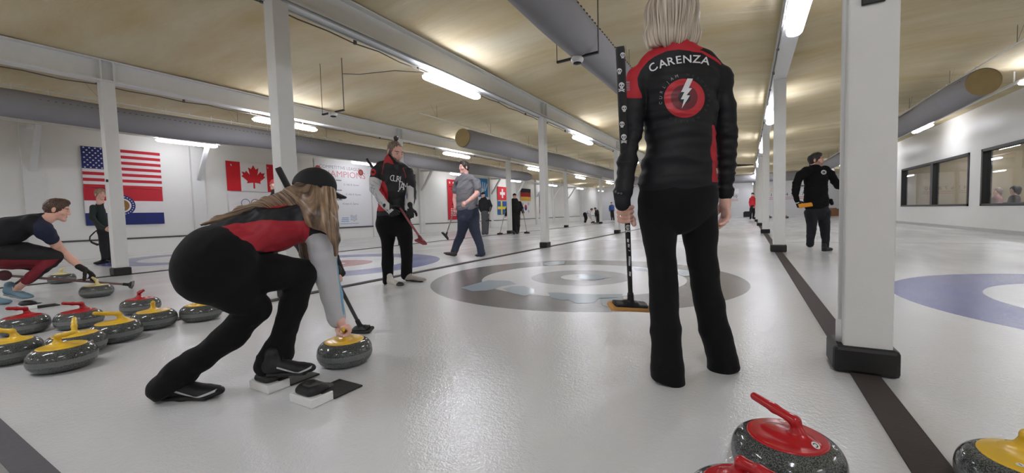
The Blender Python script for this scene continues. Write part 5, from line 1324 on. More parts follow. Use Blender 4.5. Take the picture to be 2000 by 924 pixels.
V, Q = s.mesh(h); V = relax(V, Q, 1); px, py = proj(V); dd = V @ FH
at = dict(red=np.clip(.5 + np.max([polysd(px, py, p) for p in rp], 0) * .06, 0, 1), white=np.clip(.5 + np.maximum(polysd(px, py, wp), polysd(px, py, wp2)) * .06, 0, 1))
V = drape(V, Q, .007, 3.5, 33, (1, 1, 1.6)); J3 = obj('jersey', V, Q, M_j3, P3, attrs=at); j3 = bvh(J3)
M_sb = mat('blue_sleeve_print', (130, 150, 180), rough=.6)
g = [line2(z6([a])[0], z6([b])[0], .9) for a, b in (((15, 590), (60, 620)), ((20, 630), (70, 650)), ((30, 670), (60, 720)), ((60, 640), (50, 690)), ((60, 730), (110, 760)), ((40, 600), (30, 680)), ((80, 760), (120, 800)), ((130, 780), (170, 850)), ((45, 560), (100, 600)), ((75, 690), (95, 740)))]
decal('sleeve_pattern', join2(*g), j3, M_sb, P3, off=.003, maxlen=4)
t1 = [pxtext(ch, *z6([(x, y)])[0], 11.5, math.radians(6), .0, .8) for ch, x, y in (('C', 250, 530), ('U', 282, 536), ('R', 314, 542), ('L', 345, 545))]
t2 = [pxtext(ch, *z6([(x, y)])[0], 14.5, math.radians(3), .0, .7) for ch, x, y in (('J', 326, 612), ('A', 356, 617), ('M', 388, 622))]
decal('chest_lettering', join2(*t1, *t2), j3, M_wp, P3, off=.004, maxlen=3)
decal('sleeve_logo', disc2(729, 336.5, 5.6, 6.4), j3, M_rp, P3, off=.004, maxlen=3); decal('sleeve_logo', disc2(729, 336.5, 2.2, 2.6), j3, M_bp, P3, off=.006, maxlen=3)
M_tee = mat('dark_grey_shirt', (52, 54, 56), rough=.8); decal('undershirt', poly2([(769, 321), (779, 322), (777, 333), (772, 331)]), j3, M_tee, P3, off=.005, maxlen=3)
s = SDF(.02); levels(s, [(412, 735, 793, D, .10), (432, 733, 803, D, .11), (446, 736, 805, D, .10)])
limb(s, [(753, 440, D, 19), (757, 465, D, 14.5), (757, 485, D, 12.5), (757, 515, D - .02, 11.5), (757.5, 548, D - .05, 10.5)], k=.008)
limb(s, [(787, 440, D, 18), (791, 465, D, 15), (794, 485, D, 12), (795, 510, D + .03, 11), (794, 537, D + .08, 10.8)], k=.008)
V, Q = s.mesh(h); V = relax(V, Q, 1); V = drape(V, Q, .006, 3.2, 35, (1, 1, .8)); obj('trousers', V, Q, M_blk, P3)
M_cs = mat('cream_leather_shoe', (206, 200, 192), rough=.5, masks=[('toecap', (60, 56, 56))]); M_gs = mat('grey_canvas_shoe', (160, 152, 142), rough=.7)
shoe(P3, W(756, 556, 4.95), W(787, 561, 4.78), m=M_cs, ms=mat('off_white_rubber', (210, 208, 204), rough=.5), lace=M_white, label='cream shoe with dark toe'); shoe(P3, W(789, 548.5, 5.06), W(832, 551, 5.02), m=M_gs, ms=M_bsole, lace=M_white, label='grey shoe with thick dark sole')
M_gl3 = mat('black_white_glove', (26, 26, 28), rough=.7, masks=[('white', (205, 205, 205))])
s = SDF(.008); hand(s, W(757, 405, D - .23), W(772, 417, D - .22) - W(757, 405, D - .23), FH, UP + RT, curl=(.5, .6, .5), sc=1.05, grow=.003); V, Q = s.mesh(.0045); px, py = proj(V); obj('glove', V, Q, M_gl3, P3, attrs=dict(white=np.clip(.5 + .1 * polysd(px, py, z6([(198, 880), (230, 850), (268, 868), (225, 905)])), 0, 1)))
s = SDF(.008); hand(s, W(801, 405, D - .13), W(802, 430, D - .13) - W(801, 405, D - .13), FH * .8 - RT * .4, RT, curl=(.9, 1.1, .8), sc=1.1, grow=.003); v_, q_ = s.mesh(.0045); obj('glove', v_, q_, M_gl3, P3, attrs=dict(white=np.zeros(len(v_))))
make_broom('red shafted broom held low by the bearded person with a top knot', W(717, 311, D + .25), W(823, 468, D - .28), .0135, .0135, hd=RT * .8 - UP * .3 - FH * .5, hm=mat('dusty_red_handle', (150, 78, 84), rough=.4), pcol=mat('dusty_red_pad', (150, 66, 72), rough=.8), hcol=mat('dusty_red_holder', (120, 44, 50), rough=.5), grip=.30, tip=M_dark, hl=.15)

# ------------------------------------------------------------------ man in grey walking
D = 8.0
b0 = atz(910, 503)
P4 = thing('person', (b0[0], b0[1], 0), 'person in a grey t-shirt and blue jeans walking to the left with a broom', 'person')
SK4 = skin('pink_skin', (238, 184, 170), (60, 44, 38))
hc = W(906.5, 327.5, D); HR = frame(-RT * .80 - FH * .60); h = .0065
s = SDF(.02); head_prims(s, hc, HR, 1.0, neck_to=W(909, 347, D)); 
s.k = .015
limb(s, [(931, 360, D - .1, 5.5), (932, 378, D - .16, 5), (921, 388, D - .28, 4), (913, 394, D - .34, 3.2)], k=.012)
hand(s, W(913, 394, D - .34), W(905, 399, D - .36) - W(913, 394, D - .34), FH * .4 - UP * .5 - RT * .2, -RT, curl=(.8, 1.0, .7), sc=1.05)
limb(s, [(891, 368, D + .2, 5.5), (889, 390, D + .2, 5), (890, 406, D + .1, 3.6)], k=.012); hand(s, W(890, 405, D + .1), -UP - RT * .1, -FH, RT, curl=(.9, 1.1, .7), sc=1.05)
s.k = .04; levels(s, [(356, 898, 928, D, .08), (400, 898, 930, D, .09)]); hv = s.mesh(.0052); obj('body', *hv, SK4, P4, attrs=head_attrs(hv[0], hc, HR))
short_hair('hair', hc, HR, hairmat('dark_brown_hair', (40, 30, 26), (74, 58, 50), (80, 80, 60)), P4, th=.009, h=.0055, top=.020, front=.060)
M_tg = mat('grey_t_shirt_cloth', (122, 121, 124), rough=.85, var=.05, bump=.15, bscale=30)
s = SDF(.025); levels(s, [(352, 896, 929, D, .085), (368, 892, 932, D, .12), (388, 891, 933, D, .13), (405, 891, 934, D, .13)])
limb(s, [(908, 344, D, 7), (922, 350, D - .02, 7), (931, 357, D - .06, 7)]); limb(s, [(906, 345, D, 7), (895, 353, D + .1, 7), (892, 358, D + .16, 7)])
limb(s, [(931, 356, D - .07, 7.8), (933, 366, D - .11, 7.8), (934, 371, D - .13, 7.4)], k=.012); limb(s, [(892, 358, D + .16, 7), (890, 370, D + .19, 6.6), (890, 374, D + .19, 6.4)], k=.012)
V, Q = s.mesh(h); V = relax(V, Q, 1); V = drape(V, Q, .009, 3.0, 41, (1, 1, 1.8)); obj('t_shirt', V, Q, M_tg, P4)
M_jn = mat('dark_blue_jeans', (48, 55, 72), rough=.85, var=.12, nscale=9, bump=.2, bscale=90)
s = SDF(.02); levels(s, [(403, 894, 934, D, .12), (420, 892, 936, D, .12), (430, 894, 937, D, .11)])
limb(s, [(908, 428, D, 14), (904, 446, D + .05, 10.5), (900, 460, D + .12, 9), (893, 475, D + .18, 7.5), (887, 490, D + .2, 7.5)], k=.01); limb(s, [(922, 428, D, 14), (927, 447, D - .03, 10.5), (933, 465, D - .05, 9), (938, 481, D - .08, 7.3), (940, 494, D - .08, 7.5)], k=.01)
V, Q = s.mesh(h); V = relax(V, Q, 1); V = drape(V, Q, .008, 3.4, 43, (1, 1, 1)); obj('jeans', V, Q, M_jn, P4)
M_brs = mat('brown_black_shoe', (58, 50, 48), rough=.6)
shoe(P4, W(892, 501.5, 8.16), W(866, 497, 8.14), m=M_brs, ms=M_bsole); shoe(P4, W(948, 498.5, 8.05), W(930, 501.5, 7.92), m=M_brs, ms=M_bsole)
make_broom('broom with a pale shaft and black brush dragged behind the walking person in grey', W(891, 398, D + .12), W(871.5, 459, D + .15), .0125, .0125, hd=RT * .62 - UP * .75, hm=mat('grey_wood_handle', (140, 134, 126), rough=.5), hl=.2)

# ------------------------------------------------------------------ man in the black hoodie
D = 7.25
b0 = atz(1597, 489)
P5 = thing('person', (b0[0], b0[1], 0), 'person in a black hooded top with round chest badge, looking right', 'person')
SK5 = skin('tan_skin', (226, 172, 154), (44, 34, 30), beard=(168, 128, 112))
hc = W(1593, 313.5, D); HR = frame(RT * .78 - FH * .62); h = .006
s = SDF(.02); head_prims(s, hc, HR, 1.04, neck_to=W(1591, 335, D)); s.k = .04; levels(s, [(345, 1574, 1614, D, .08), (395, 1574, 1614, D, .09)])
limb(s, [(1585, 418, D, 7), (1583, 476, D, 4)]); limb(s, [(1609, 418, D, 7), (1612, 478, D, 4)]); limb(s, [(1563, 344, D, 5), (1554.5, 372, D - .03, 4.5), (1557, 393, D - .08, 4)]); limb(s, [(1624, 340, D, 6), (1638, 366, D - .02, 4), (1656, 372, D - .04, 3.5)])
s.k = .01; hand(s, W(1656, 372, D - .04), RT, FH, UP); hv = s.mesh(.005); obj('body', *hv, SK5, P5, attrs=head_attrs(hv[0], hc, HR, 1.04))
short_hair('hair', hc, HR, hairmat('near_black_hair', (26, 22, 22), (52, 44, 42), (80, 80, 60)), P5, sc=1.04, th=.008, h=.0055, top=.018, front=.066)
M_hd = mat('black_hooded_top', (15, 15, 17), rough=.9, spec=.25, var=.06, bump=.15, bscale=30)
s = SDF(.025); levels(s, [(336, 1574, 1614, D, .10), (352, 1567, 1620, D, .125), (375, 1568, 1619, D, .13), (392, 1567, 1621, D, .135), (400, 1568, 1622, D, .13)])
limb(s, [(1592, 332, D, 9), (1576, 335, D, 9), (1564, 343, D, 9)]); limb(s, [(1594, 332, D, 9), (1610, 333, D, 9), (1621, 340, D, 9)]); s.ecap(W(1591, 327, D + .02), W(1591, 333, D + .02), RT, (.085, .085), (.11, .10))
limb(s, [(1563, 342, D, 9), (1556, 358, D, 8.5), (1554, 372, D - .03, 8), (1555, 386, D - .06, 6.5), (1557, 393, D - .08, 5.5)], k=.014); limb(s, [(1622, 341, D, 9), (1630, 354, D - .03, 8), (1638, 364, D - .02, 7), (1655, 371, D - .04, 5.5)], k=.014)
s.cap(W(1622, 392, D), W(1625, 398, D), .035, .025)
V, Q = s.mesh(h); V = relax(V, Q, 1); V = drape(V, Q, .008, 3.0, 51, (1, 1, 1.6)); H5 = obj('hooded_top', V, Q, M_hd, P5)
h5 = bvh(H5); decal('chest_badge', disc2(1608.5, 336.5, 5.3, 4.4), h5, M_wp, P5, off=.004, maxlen=4); decal('chest_badge', disc2(1608.5, 336.5, 3.6, 2.8), h5, M_gr, P5, off=.006, maxlen=4); decal('badge_star', star(1608.5, 336.5, 2.6), h5, M_bp, P5, off=.008, maxlen=4)
M_nv = mat('dark_navy_trousers', (22, 24, 31), rough=.85, var=.08, bump=.12, bscale=40)
s = SDF(.02); levels(s, [(397, 1570, 1620, D, .12), (412, 1571, 1622, D, .12), (418, 1572, 1622, D, .11)])
limb(s, [(1584, 416, D, 14), (1585, 435, D, 11), (1585, 447, D, 9.5), (1583, 462, D, 9), (1582, 477, D, 7.5)], k=.01); limb(s, [(1609, 416, D, 14), (1610, 435, D, 12), (1611, 450, D, 10), (1612, 464, D, 8.5), (1612, 481, D, 8)], k=.01)
V, Q = s.mesh(h); V = relax(V, Q, 1); V = drape(V, Q, .007, 3.0, 53); obj('trousers', V, Q, M_nv, P5)
shoe(P5, atz(1583, 480), atz(1578.5, 489.5), m=M_bshoe2, ms=M_bsole, lace=M_white); shoe(P5, atz(1607, 491), atz(1629, 488), m=M_bshoe2, ms=M_bsole)
s = SDF(.008); hand(s, W(1557, 392, D - .08), W(1562, 402, D - .12) - W(1557, 392, D - .08), RT * .6 + FH, UP, curl=(.7, .9, .7), sc=1.08, grow=.003); v_, q_ = s.mesh(.005); obj('glove', v_, q_, M_glove, P5)
MB().tube([W(1553.5, 396.0, D - .05), W(1556.5, 397.0, D - .13), W(1560, 395.5, D - .12)], .008, n=8).build('white_cuff', M_wp, P5, smooth=True)
hb_ = W(1571, 402, D - .25); make_broom('black broom with an orange pad held level by the person in the black hooded top', W(1556, 399, D + .9), hb_, .013, .013, hd=RT * .98 + UP * .10, up=(FH[0] * .9, FH[1] * .9, -.3), pcol=mat('orange_pad', (226, 150, 40), rough=.8), hcol=mat('orange_holder', (214, 110, 40), rough=.5), hl=.23)

# ------------------------------------------------------------------ crouching man at the left edge
D = 4.45
b0 = atz(40, 590)
P6 = thing('person', (b0[0], b0[1], 0), 'person with short brown hair lunging low at the left edge of the photo', 'person')
SK6 = skin('light_skin', (232, 180, 158), (70, 50, 38))
z1 = lambda x, y: (x / 3.697, 370 + y / 3.697)
hc = W(111.5, 410.5, 4.55); hf = nrm(A(.42, .88, -.22)); HR = frame(hf, A(0, .15, 1)); h = .0058
s = SDF(.02); head_prims(s, hc, HR, 1.0, neck_to=W(90, 428, 4.47))
s.k = .014
P_, R_ = limb(s, [(98, 462, 4.45, 13), (110, 478, 4.5, 11), (121, 492, 4.57, 9.5), (142, 509, 4.63, 8), (161, 525, 4.68, 6)], k=.012)
limb(s, [(52, 549, 4.40, 7), (38, 560, 4.42, 7), (30, 570, 4.43, 7)], k=.01)
s.k = .04; s.ecap(W(0, 455, 4.25), W(65, 438, 4.42), (1, 0, 0), (.12, .08)); hv = s.mesh(.0046); obj('body', *hv, SK6, P6, attrs=head_attrs(hv[0], hc, HR))
short_hair('hair', hc, HR, hairmat('short_brown_hair', (58, 40, 30), (98, 72, 54), (80, 80, 60)), P6, th=.008, h=.0046, top=.020, front=.058)
M_t6 = mat('black_navy_t_shirt', (20, 20, 24), rough=.85, var=.06, bump=.15, bscale=30, masks=[('navy', (36, 42, 66))])
s = SDF(.03); s.ecap(W(-25, 470, 4.18), W(20, 450, 4.3), (1, 0, 0), (.17, .135), (.175, .135)); s.ecap(W(20, 450, 4.3), W(62, 437, 4.42), (1, 0, 0), (.175, .135), (.155, .105)); s.cap(W(66, 432, 4.43), W(84, 426, 4.46), .07, .058)
limb(s, [(66, 436, 4.36, 20), (80, 446, 4.36, 19), (90, 456, 4.40, 17), (99, 466, 4.44, 15)], k=.02); s.cap(W(55, 430, 4.6), W(90, 462, 4.75), .065, .05)
V, Q = s.mesh(h); V = relax(V, Q, 1); px, py = proj(V); at = dict(navy=np.clip(.5 + .05 * polysd(px, py, [z1(235, 250), z1(320, 165), z1(420, 330), z1(430, 420), z1(280, 400), z1(240, 330)]), 0, 1)); V = drape(V, Q, .007, 3.5, 61); obj('t_shirt', V, Q, M_t6, P6, attrs=at)
M_p6 = mat('black_red_track_pants', (28, 26, 28), rough=.75, bump=.15, bscale=30, masks=[('red', (126, 28, 42))])
s = SDF(.03); s.ell(W(-25, 490, 4.2), (.17, .15, .14)); limb(s, [(-20, 492, 4.2, 32), (50, 496, 4.38, 21), (104, 500, 4.50, 15)], k=.03); limb(s, [(106, 503, 4.5, 15), (84, 524, 4.43, 13), (64, 538, 4.40, 11), (54, 547, 4.40, 10.5)], k=.015)
limb(s, [(-10, 500, 4.3, 26), (60, 510, 4.6, 17), (95, 512, 4.7, 14)], k=.03); limb(s, [(95, 512, 4.7, 14), (70, 535, 4.62, 10), (30, 560, 4.5, 8)], k=.015)
V, Q = s.mesh(h); V = relax(V, Q, 1); px, py = proj(V); V2_ = drape(V, Q, .008, 3.5, 63)
rp = [z1(0, 508), z1(250, 510), z1(430, 505), z1(400, 540), z1(330, 575), z1(270, 640), z1(200, 690), z1(100, 640), z1(220, 590), z1(240, 570), z1(0, 582)]
obj('track_pants', V2_, Q, M_p6, P6, attrs=dict(red=np.clip(.5 + .05 * polysd(px, py, rp), 0, 1)))
s = SDF(.007); wv_ = W(160, 524, 4.67); hand(s, wv_, W(190, 540, 4.78) - wv_, A(0, 0, -1), -RT * .3 - FH, curl=(.35, .5, .6), sc=1.12, grow=.004, thumb=(.5, .4, .8)); v_, q_ = s.mesh(.0042); obj('glove', v_, q_, mat('dark_brown_glove', (34, 28, 28), rough=.7), P6)
M_sn = mat('grey_blue_mesh_shoe', (112, 142, 156), rough=.7, bump=.25, bscale=300); M_snw = mat('white_shoe_print', (225, 228, 228), rough=.5)
sh_ = shoe(P6, W(8, 575, 4.44), W(88, 591, 4.40), maxl=1.2, m=M_sn, ms=mat('grey_foam_sole', (130, 140, 146), rough=.6), lace=M_snw, label='grey blue running shoe with a white swoosh')
sw = [z1(*p) for p in ((85, 700), (100, 715), (130, 725), (185, 738), (140, 738), (105, 732), (88, 718))]
decal('swoosh', poly2(sw), bvh(sh_), M_snw, P6, off=.003, maxlen=4)
shoe(P6, W(-32, 592, 4.32), W(42, 596, 4.30), m=M_sn, ms=MATS['grey_foam_sole'])
t_ = make_broom('broom with a dusty pink shaft lying low beside the lunging person at the left edge', W(8, 538, 4.25), W(252, 556, 5.03), .013, .013, hd=RT * .7 + UP * .30 - FH * .6, hm=mat('dusty_pink_handle', (120, 92, 90), rough=.45), pcol=mat('grey_brush_pad', (120, 118, 122), rough=.8), hl=.16)
s = SDF(.01); s.ell(W(9, 538, 4.25), (.055, .05, .055)); v_, q_ = s.mesh(.006); obj('glove', v_, q_, mat('dark_red_glove', (70, 26, 32), rough=.7), P6)

# ------------------------------------------------------------------ people farther away
M_cloth = lambda n, c: mat(n, c, rough=.85, var=.08, nscale=8)
def far_person(label, D, head, fdir, torso, arms, hips, legs, shoes, col, h, hair=(40, 32, 30), cap=None, skinc=(212, 160, 142), base=None, hr=1.0, long_=False, slim=1.0):
    b = base if base is not None else atz(*base)
    P = thing('person', (b[0], b[1], 0), label, 'person'); hc = W(*head, D); HR = frame(fdir)
    s = SDF(.02); head_prims(s, hc, HR, hr, detail=D < 20, neck_to=W(torso[0][0], torso[0][1], D)); s.k = .03
    for a in arms:
        limb(s, [(x, y, d, r * .72) for x, y, d, r in a]); e0, e1 = W(*a[-2][:3]), W(*a[-1][:3]); f = nrm(e1 - e0); hand(s, e1, f, FH, RT if a[0][0] < torso[0][0] else -RT, curl=(.6, .7, .5), k=.006)
    limb(s, [(x, y, D, r * .5) for x, y, r in torso], flat=.6); limb(s, [(hips[0], hips[1], D, hips[2] * .5), (torso[-1][0], torso[-1][1], D, hips[2] * .5)], flat=.6)
    for l in legs: limb(s, [(hips[0], hips[1], D, hips[2] * .4)] + [(x, y, d, r * .6) for x, y, d, r in l], k=.02)
    V, Q = s.mesh(h); obj('body', V, Q, SKF if skinc == (212, 160, 142) else skin('far_skin_%d' % skinc[0], skinc), P, attrs=head_attrs(V, hc, HR, hr))
    s = SDF(.035)
    limb(s, [(x, y, D, r) for x, y, r in torso], flat=.62, side=RT)
    for a in arms: limb(s, a[:-1] + [a[-1]], k=.02)
    V, Q = s.mesh(h); V = drape(relax(V, Q, 1), Q, .008, 3, len(label)); obj('jacket', V, Q, M_cloth(col[0][0], col[0][1]), P)
    s = SDF(.03)
    for l in legs: limb(s, [(hips[0], hips[1], D, hips[2])] + l, k=.015)
    V, Q = s.mesh(h); V = drape(relax(V, Q, 1), Q, .006, 3, 3); obj('trousers', V, Q, M_cloth(col[1][0], col[1][1]), P)
    for a, b_ in shoes: shoe(P, atz(*a), atz(*b_), m=M_bshoe2, ms=M_bsole)
    if cap: 
        s = SDF(.01); T = lambda *p: hc + HR @ (A(*p) * hr); s.ell(T(0, -.01, .04), (.085, .103, .09), HR); s.cut(T(0, 0, .03), -HR[:, 2]); s.ecap(T(0, .06, .035), T(0, .135, .025), HR[:, 0], (.06, .008), (.05, .006)); v_, q_ = s.mesh(h); obj('cap', v_, q_, M_cloth(*cap), P)
    else: short_hair('hair', hc, HR, hairmat('far_hair_%d' % hair[0], hair, tuple(min(255, int(c * 1.5)) for c in hair), (60, 60, 60)), P, sc=hr, th=.012, h=h, top=.01)
    return P
SKF = skin('far_skin', (226, 176, 158))
DG = 8.66
far_person('person with greying hair in a dark green jacket half hidden by the left front column', DG, (196, 380), RT * .9 - FH * .3, [(196, 396, 9), (193, 412, 15), (196, 432, 17), (202, 446, 15)], [[(182, 405, DG - .1, 7), (180, 425, DG - .15, 6.5), (196, 443, DG - .25, 5), (205, 447, DG - .3, 4.5)]], (203, 452, 14),
           [[(202, 475, DG, 9), (204, 504, DG, 7)], [(212, 475, DG + .1, 9), (214, 503, DG + .1, 7)]], [((206, 514), (189, 516)), ((216, 511), (205, 513.5))], (('dark_green_jacket', (38, 48, 46)), ('charcoal_trousers', (34, 33, 35))), .008, hair=(120, 100, 80), base=atz(205, 513))
_t = MB().tube([W(x, y, DG - .35) for x, y in ((193, 447), (184, 454), (176, 462), (175, 469), (180, 474), (191, 478))], [.010, .012, .012, .012, .018, .024], n=10).build('bent_stick', M_dark, None, smooth=True); tag(_t, 'bent black stick held by the person in the dark green jacket', 'stick')
D2 = 17.0
far_person('person in a black jacket and grey trousers standing under the bright blue banner', D2, (943.5, 381), -FH * .9 - RT * .4, [(944, 388, 6), (946, 397, 9), (948, 408, 9), (948, 416, 8.5)], [[(938, 393, D2, 3.6), (937, 404, D2, 3.2), (940, 413, D2, 2.6)], [(955, 393, D2, 3.6), (958.5, 402, D2, 3.2), (956, 412, D2 - .1, 2.6)]], (948, 418, 8.5),
           [[(945, 436, D2, 4.5), (944, 455, D2, 3.6)], [(951, 436, D2, 4.5), (950.5, 455, D2, 3.6)]], [((945, 456), (941, 458)), ((950.5, 456), (952, 459))], (('black_jacket', (28, 29, 33)), ('grey_trousers', (84, 84, 88))), .016, hair=(34, 28, 26), cap=('dark_cap', (34, 34, 38)), base=atz(948, 458))
make_broom('thin grey broom held by the person in the black jacket and grey trousers', W(958, 404, D2 - .15), W(954, 430, D2 - .3), .013, .013, hd=RT, hm=mat('grey_wood_handle', (140, 134, 126)), hl=.25)
D3 = 17.7
far_person('person in black and black cap seen from behind by a far column', D3, (1005, 383.5), FH, [(1005, 391, 7), (1005, 398, 12), (1005, 411, 12), (1005, 423, 11)], [[(995, 396, D3, 4), (991, 408, D3, 3.4), (988, 420, D3, 2.7)], [(1015, 396, D3, 4), (1019, 406, D3, 3.4), (1021.5, 415, D3 - .1, 2.6)]], (1005, 426, 11.5),
           [[(1003, 440, D3, 6.5), (1005, 455, D3, 5)], [(1010, 440, D3 + .1, 6), (1010, 454, D3 + .1, 4.5)]], [((1004, 458), (1006, 455)), ((1010, 457), (1011, 455))], (('black_long_jacket', (20, 20, 22)), ('black_trousers_far', (20, 20, 22))), .016, cap=('black_cap_far', (22, 22, 24)), base=atz(1007, 457))
make_broom('broom in the right hand of the person in black seen from behind', W(1020.5, 408, D3 - .1), atz(1029, 453.5, .05), .013, .013, hd=RT, hm=MATS['grey_wood_handle'], hl=.24)
make_broom('broom leaning left in front of the person in black, beside a left row column', W(987.5, 412, D3 - .1), atz(976.5, 455.5, .05), .013, .013, hd=RT, hm=MATS['grey_wood_handle'], hl=.24)
D4 = 30.5
far_person('tiny person in a pale grey top bent over sweeping far away', D4, (1155.6, 410), RT * .8 - UP * .3 - FH * .3, [(1153, 413, 2.6), (1149, 414.5, 3.6), (1144, 417, 3.8)], [[(1152, 415, D4, 1.5), (1153, 421, D4, 1.2), (1155, 427, D4, .9)], [(1150, 416, D4 - .1, 1.5), (1150, 421, D4 - .1, 1.2), (1152, 425, D4 - .2, .9)]], (1142.5, 418.5, 4.0),
           [[(1143.5, 426, D4, 2.3), (1142.5, 433.5, D4, 1.5)], [(1145.5, 426, D4 + .2, 2.2), (1143.5, 433.5, D4 + .2, 1.5)]], [((1141.5, 435), (1145, 435.5)), ((1142, 434.8), (1146, 435))], (('pale_grey_top', (190, 190, 190)), ('black_trousers_far', (20, 20, 22))), .022, hair=(60, 54, 50), base=atz(1143, 435.5))
make_broom('tiny broom of the bent person in the pale grey top', W(1151, 421, D4 - .2), atz(1156.5, 434.5, .06), .013, .013, hd=RT, hm=MATS['grey_wood_handle'], hl=.22)
far_person('tiny person in black bent towards the swept stone, partly behind a left row column', D4 + .4, (1162.5, 408.5), -RT * .8 - UP * .3 - FH * .3, [(1164.5, 410, 2.2), (1166, 412, 3), (1167.5, 416, 3)], [[(1163.5, 411, D4 + .3, 1.4), (1162.3, 417, D4 + .2, 1.2), (1163, 424, D4 + .2, .9)], [(1165, 412, D4 + .5, 1.4), (1163.5, 418, D4 + .5, 1.2), (1163.5, 424, D4 + .4, .9)]], (1167.5, 418, 3.2),
           [[(1166.5, 427, D4 + .4, 2.1), (1166, 435, D4 + .4, 1.3)], [(1169, 427, D4 + .5, 2.1), (1170, 435, D4 + .5, 1.3)]], [((1167.5, 436), (1164.5, 436.5)), ((1171, 436), (1168, 436.5))], (('black_jacket', (28, 29, 33)), ('black_trousers_far', (20, 20, 22))), .022, base=atz(1167, 436.5))
make_broom('tiny broom of the person in black by the swept stone', W(1163.3, 422, D4 + .2), atz(1161.6, 435.5, .06), .013, .013, hd=RT, hm=MATS['grey_wood_handle'], hl=.22)
D5 = 36.4
far_person('tiny person in a blue jacket standing near the far left wall', D5, (1194.3, 397.8), -FH, [(1195, 401, 3.2), (1195, 405, 4.1), (1195.3, 410.5, 3.9)], [[(1191, 402.5, D5, 1.5), (1190.3, 407, D5, 1.3), (1190.3, 412, D5, 1)], [(1199.3, 402.5, D5, 1.5), (1200, 407, D5, 1.3), (1200, 412, D5, 1)]], (1195.3, 412.5, 3.6),
           [[(1194.3, 421, D5, 1.9), (1195, 429, D5, 1.4)], [(1198, 421, D5, 1.9), (1199, 429, D5, 1.4)]], [((1195, 430), (1195, 431.5)), ((1199, 430), (1199.5, 431.3))], (('blue_jacket', (58, 82, 140)), ('charcoal_trousers', (34, 33, 35))), .024, cap=('dark_cap', (34, 34, 38)), base=atz(1196, 431))
D6 = 26.75
far_person('person in a red jacket standing far away beside the right row of columns', D6, (1470.3, 380.3), -FH, [(1470, 385, 4.2), (1470, 390, 5.2), (1470, 402, 5.2)], [[(1465.3, 388, D6, 1.9), (1464, 395, D6, 1.7), (1465, 403, D6, 1.3)], [(1474.8, 388, D6, 1.9), (1475.4, 396, D6, 1.8), (1473, 404, D6 - .2, 1.4)]], (1469.5, 404, 5),
           [[(1466, 415, D6, 2.8), (1466, 426, D6, 2.0)], [(1472, 415, D6, 2.8), (1471, 426, D6, 2.0)]], [((1466, 428), (1459, 429.5)), ((1471, 427.5), (1471, 429.5))], (('red_jacket', (186, 34, 46)), ('black_trousers_far', (20, 20, 22))), .02, cap=('dark_cap', (34, 34, 38)), base=atz(1468, 429))
D7 = 9.6
far_person('person in a red and white cap almost wholly hidden behind the middle row front column', D7, (536, 361), -RT * .5 - FH * .8, [(541, 374, 12), (543, 386, 16), (545, 420, 16)], [[(533, 384, D7, 6), (531, 405, D7, 6), (536, 425, D7, 5)], [(556, 384, D7, 6), (560, 405, D7, 6), (556, 425, D7, 5)]], (546, 428, 15),
           [[(540, 465, D7, 9), (541, 500, D7, 7)], [(553, 465, D7, 9), (554, 500, D7, 7)]], [((541, 503), (536, 507)), ((554, 503), (550, 507))], (('charcoal_jacket', (52, 46, 48)), ('charcoal_trousers', (34, 33, 35))), .009, cap=('red_cap', (160, 44, 50)), base=atz(546, 505))
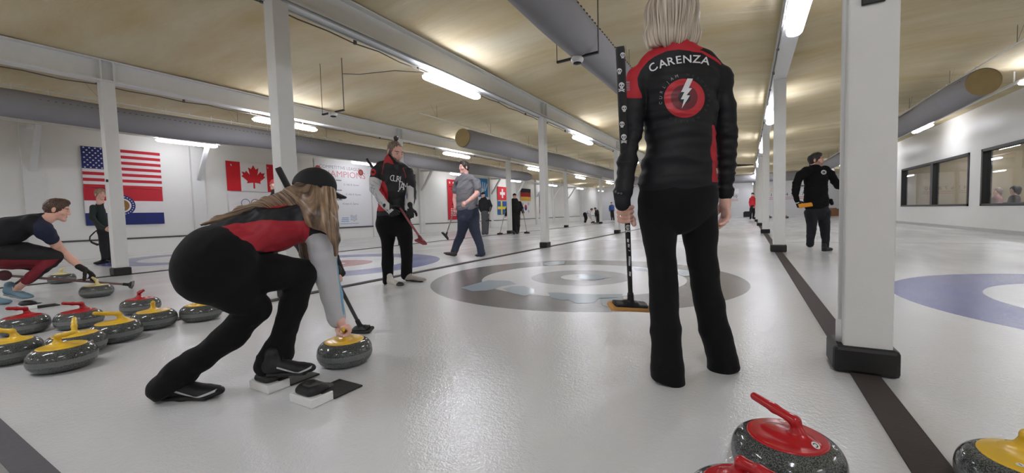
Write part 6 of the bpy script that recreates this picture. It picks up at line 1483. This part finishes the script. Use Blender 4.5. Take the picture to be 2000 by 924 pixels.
# people seated in the lounge, seen through the glass
for k, (hx, hy, col, lab, hair, X, hr) in enumerate(((1848, 368, (178, 50, 60), 'person in a red shirt seated inside the lounge behind the far window', (70, 60, 56), 8.0, 1.0), (1982, 372, (70, 66, 66), 'person with big dark hair seated inside the lounge behind the near window', (24, 22, 22), 6.9, 1.25), (1948, 374, (170, 130, 124), 'person in a pale pink top seated left of the dark haired one in the lounge', (120, 100, 90), 7.1, 1.1))):
    q = atx(hx, hy, X); z = q[2]
    P = thing('person', (X, q[1], 0), lab, 'person'); HR = frame(A(-1, -.2, 0)); s = SDF(.02); head_prims(s, q, HR, 1.0, neck_to=q - UP * .22)
    s.k = .04; s.ecap(q - UP * .26, q - UP * .62, (0, 1, 0), (.15, .09), (.16, .11)); s.cap(q + A(-.05, 0, -.68), q + A(-.45, .08, -.70), .08, .06); s.cap(q + A(-.05, 0, -.68), q + A(-.45, -.08, -.70), .08, .06); s.cap(q + A(-.45, .08, -.70), A(q[0] - .45, q[1] + .08, .1), .055, .04); s.cap(q + A(-.45, -.08, -.70), A(q[0] - .45, q[1] - .08, .1), .055, .04)
    for w_ in (-1, 1): s.cap(q + A(0, .17 * w_, -.27), q + A(-.05, .22 * w_, -.50), .045, .04); s.cap(q + A(-.05, .22 * w_, -.50), q + A(-.30, .10 * w_, -.52), .04, .03); hand(s, q + A(-.30, .10 * w_, -.52), A(-1, -.3 * w_, 0), A(0, 0, -1), A(0, -w_, 0), curl=(.4, .5, .4))
    V, Q = s.mesh(.011); obj('body', V, Q, SKF, P, attrs=head_attrs(V, q, HR))
    s = SDF(.04); s.ecap(q - UP * .24, q - UP * .64, (0, 1, 0), (.17, .11), (.18, .13))
    for w_ in (-1, 1): s.cap(q + A(0, .17 * w_, -.27), q + A(-.05, .22 * w_, -.50), .06, .055); s.cap(q + A(-.05, .22 * w_, -.50), q + A(-.26, .12 * w_, -.52), .05, .04)
    V, Q = s.mesh(.012); obj('shirt', V, Q, M_cloth('lounge_shirt_%d' % col[0], col), P)
    s = SDF(.03)
    for w_ in (-1, 1): s.cap(q + A(-.02, .07 * w_, -.68), q + A(-.45, .09 * w_, -.70), .095, .075); s.cap(q + A(-.45, .09 * w_, -.70), A(q[0] - .45, q[1] + .09 * w_, .10), .07, .055)
    V, Q = s.mesh(.012); obj('trousers', V, Q, M_cloth('charcoal_trousers', (34, 33, 35)), P)
    for w_ in (-1, 1): shoe(P, (q[0] - .38, q[1] + .09 * w_, .01), (q[0] - .65, q[1] + .09 * w_, .01), m=M_bshoe2, ms=M_bsole)
    s = SDF(.02); s.ell(q + HR @ A(0, -.02, .03), (.085 * hr, .10 * hr, .095 * hr), HR); s.ell(q + HR @ A(0, -.05, -.05), (.08 * hr, .06 * hr, .08 * hr), HR); s.ell(q + HR @ A(0, .12, -.02), (.075, .08, .085), HR, mode='s'); V, Q = s.mesh(.01); obj('hair', V, Q, hairmat('lounge_hair_%d' % hair[0], hair, tuple(min(255, int(c * 1.4)) for c in hair), (50, 50, 50)), P)
    # chair
    zs = z - .82
    C_ = thing('chair', (X, q[1], 0), 'dark chair under the %s' % ['person in red in the lounge', 'dark haired person in the lounge', 'person in pink in the lounge'][k], 'chair')
    MB().box((X - .28, q[1] - .22, max(zs, .3)), (X + .18, q[1] + .22, max(zs, .3) + .05), bev=.01).build('seat', M_dark, C_); MB().box((X + .17, q[1] - .22, max(zs, .3)), (X + .21, q[1] + .22, max(zs, .3) + .45), bev=.01).build('backrest', M_dark, C_)
    for a_ in (-.26, .16):
        for b_ in (-.2, .2): MB().tube([(X + a_, q[1] + b_, .012), (X + a_, q[1] + b_, max(zs, .3))], .016, n=8).build('leg', M_dark, C_)
SC.view_settings.view_transform = 'Standard'; SC.view_settings.look = 'None'; SC.view_settings.gamma = 1; SC.view_settings.use_curve_mapping = False
SC.view_settings.exposure = 0.85
w_ = bpy.data.worlds.new('world'); SC.world = w_; w_.use_nodes = True
w_.node_tree.nodes['Background'].inputs[0].default_value = (.02, .02, .02, 1)
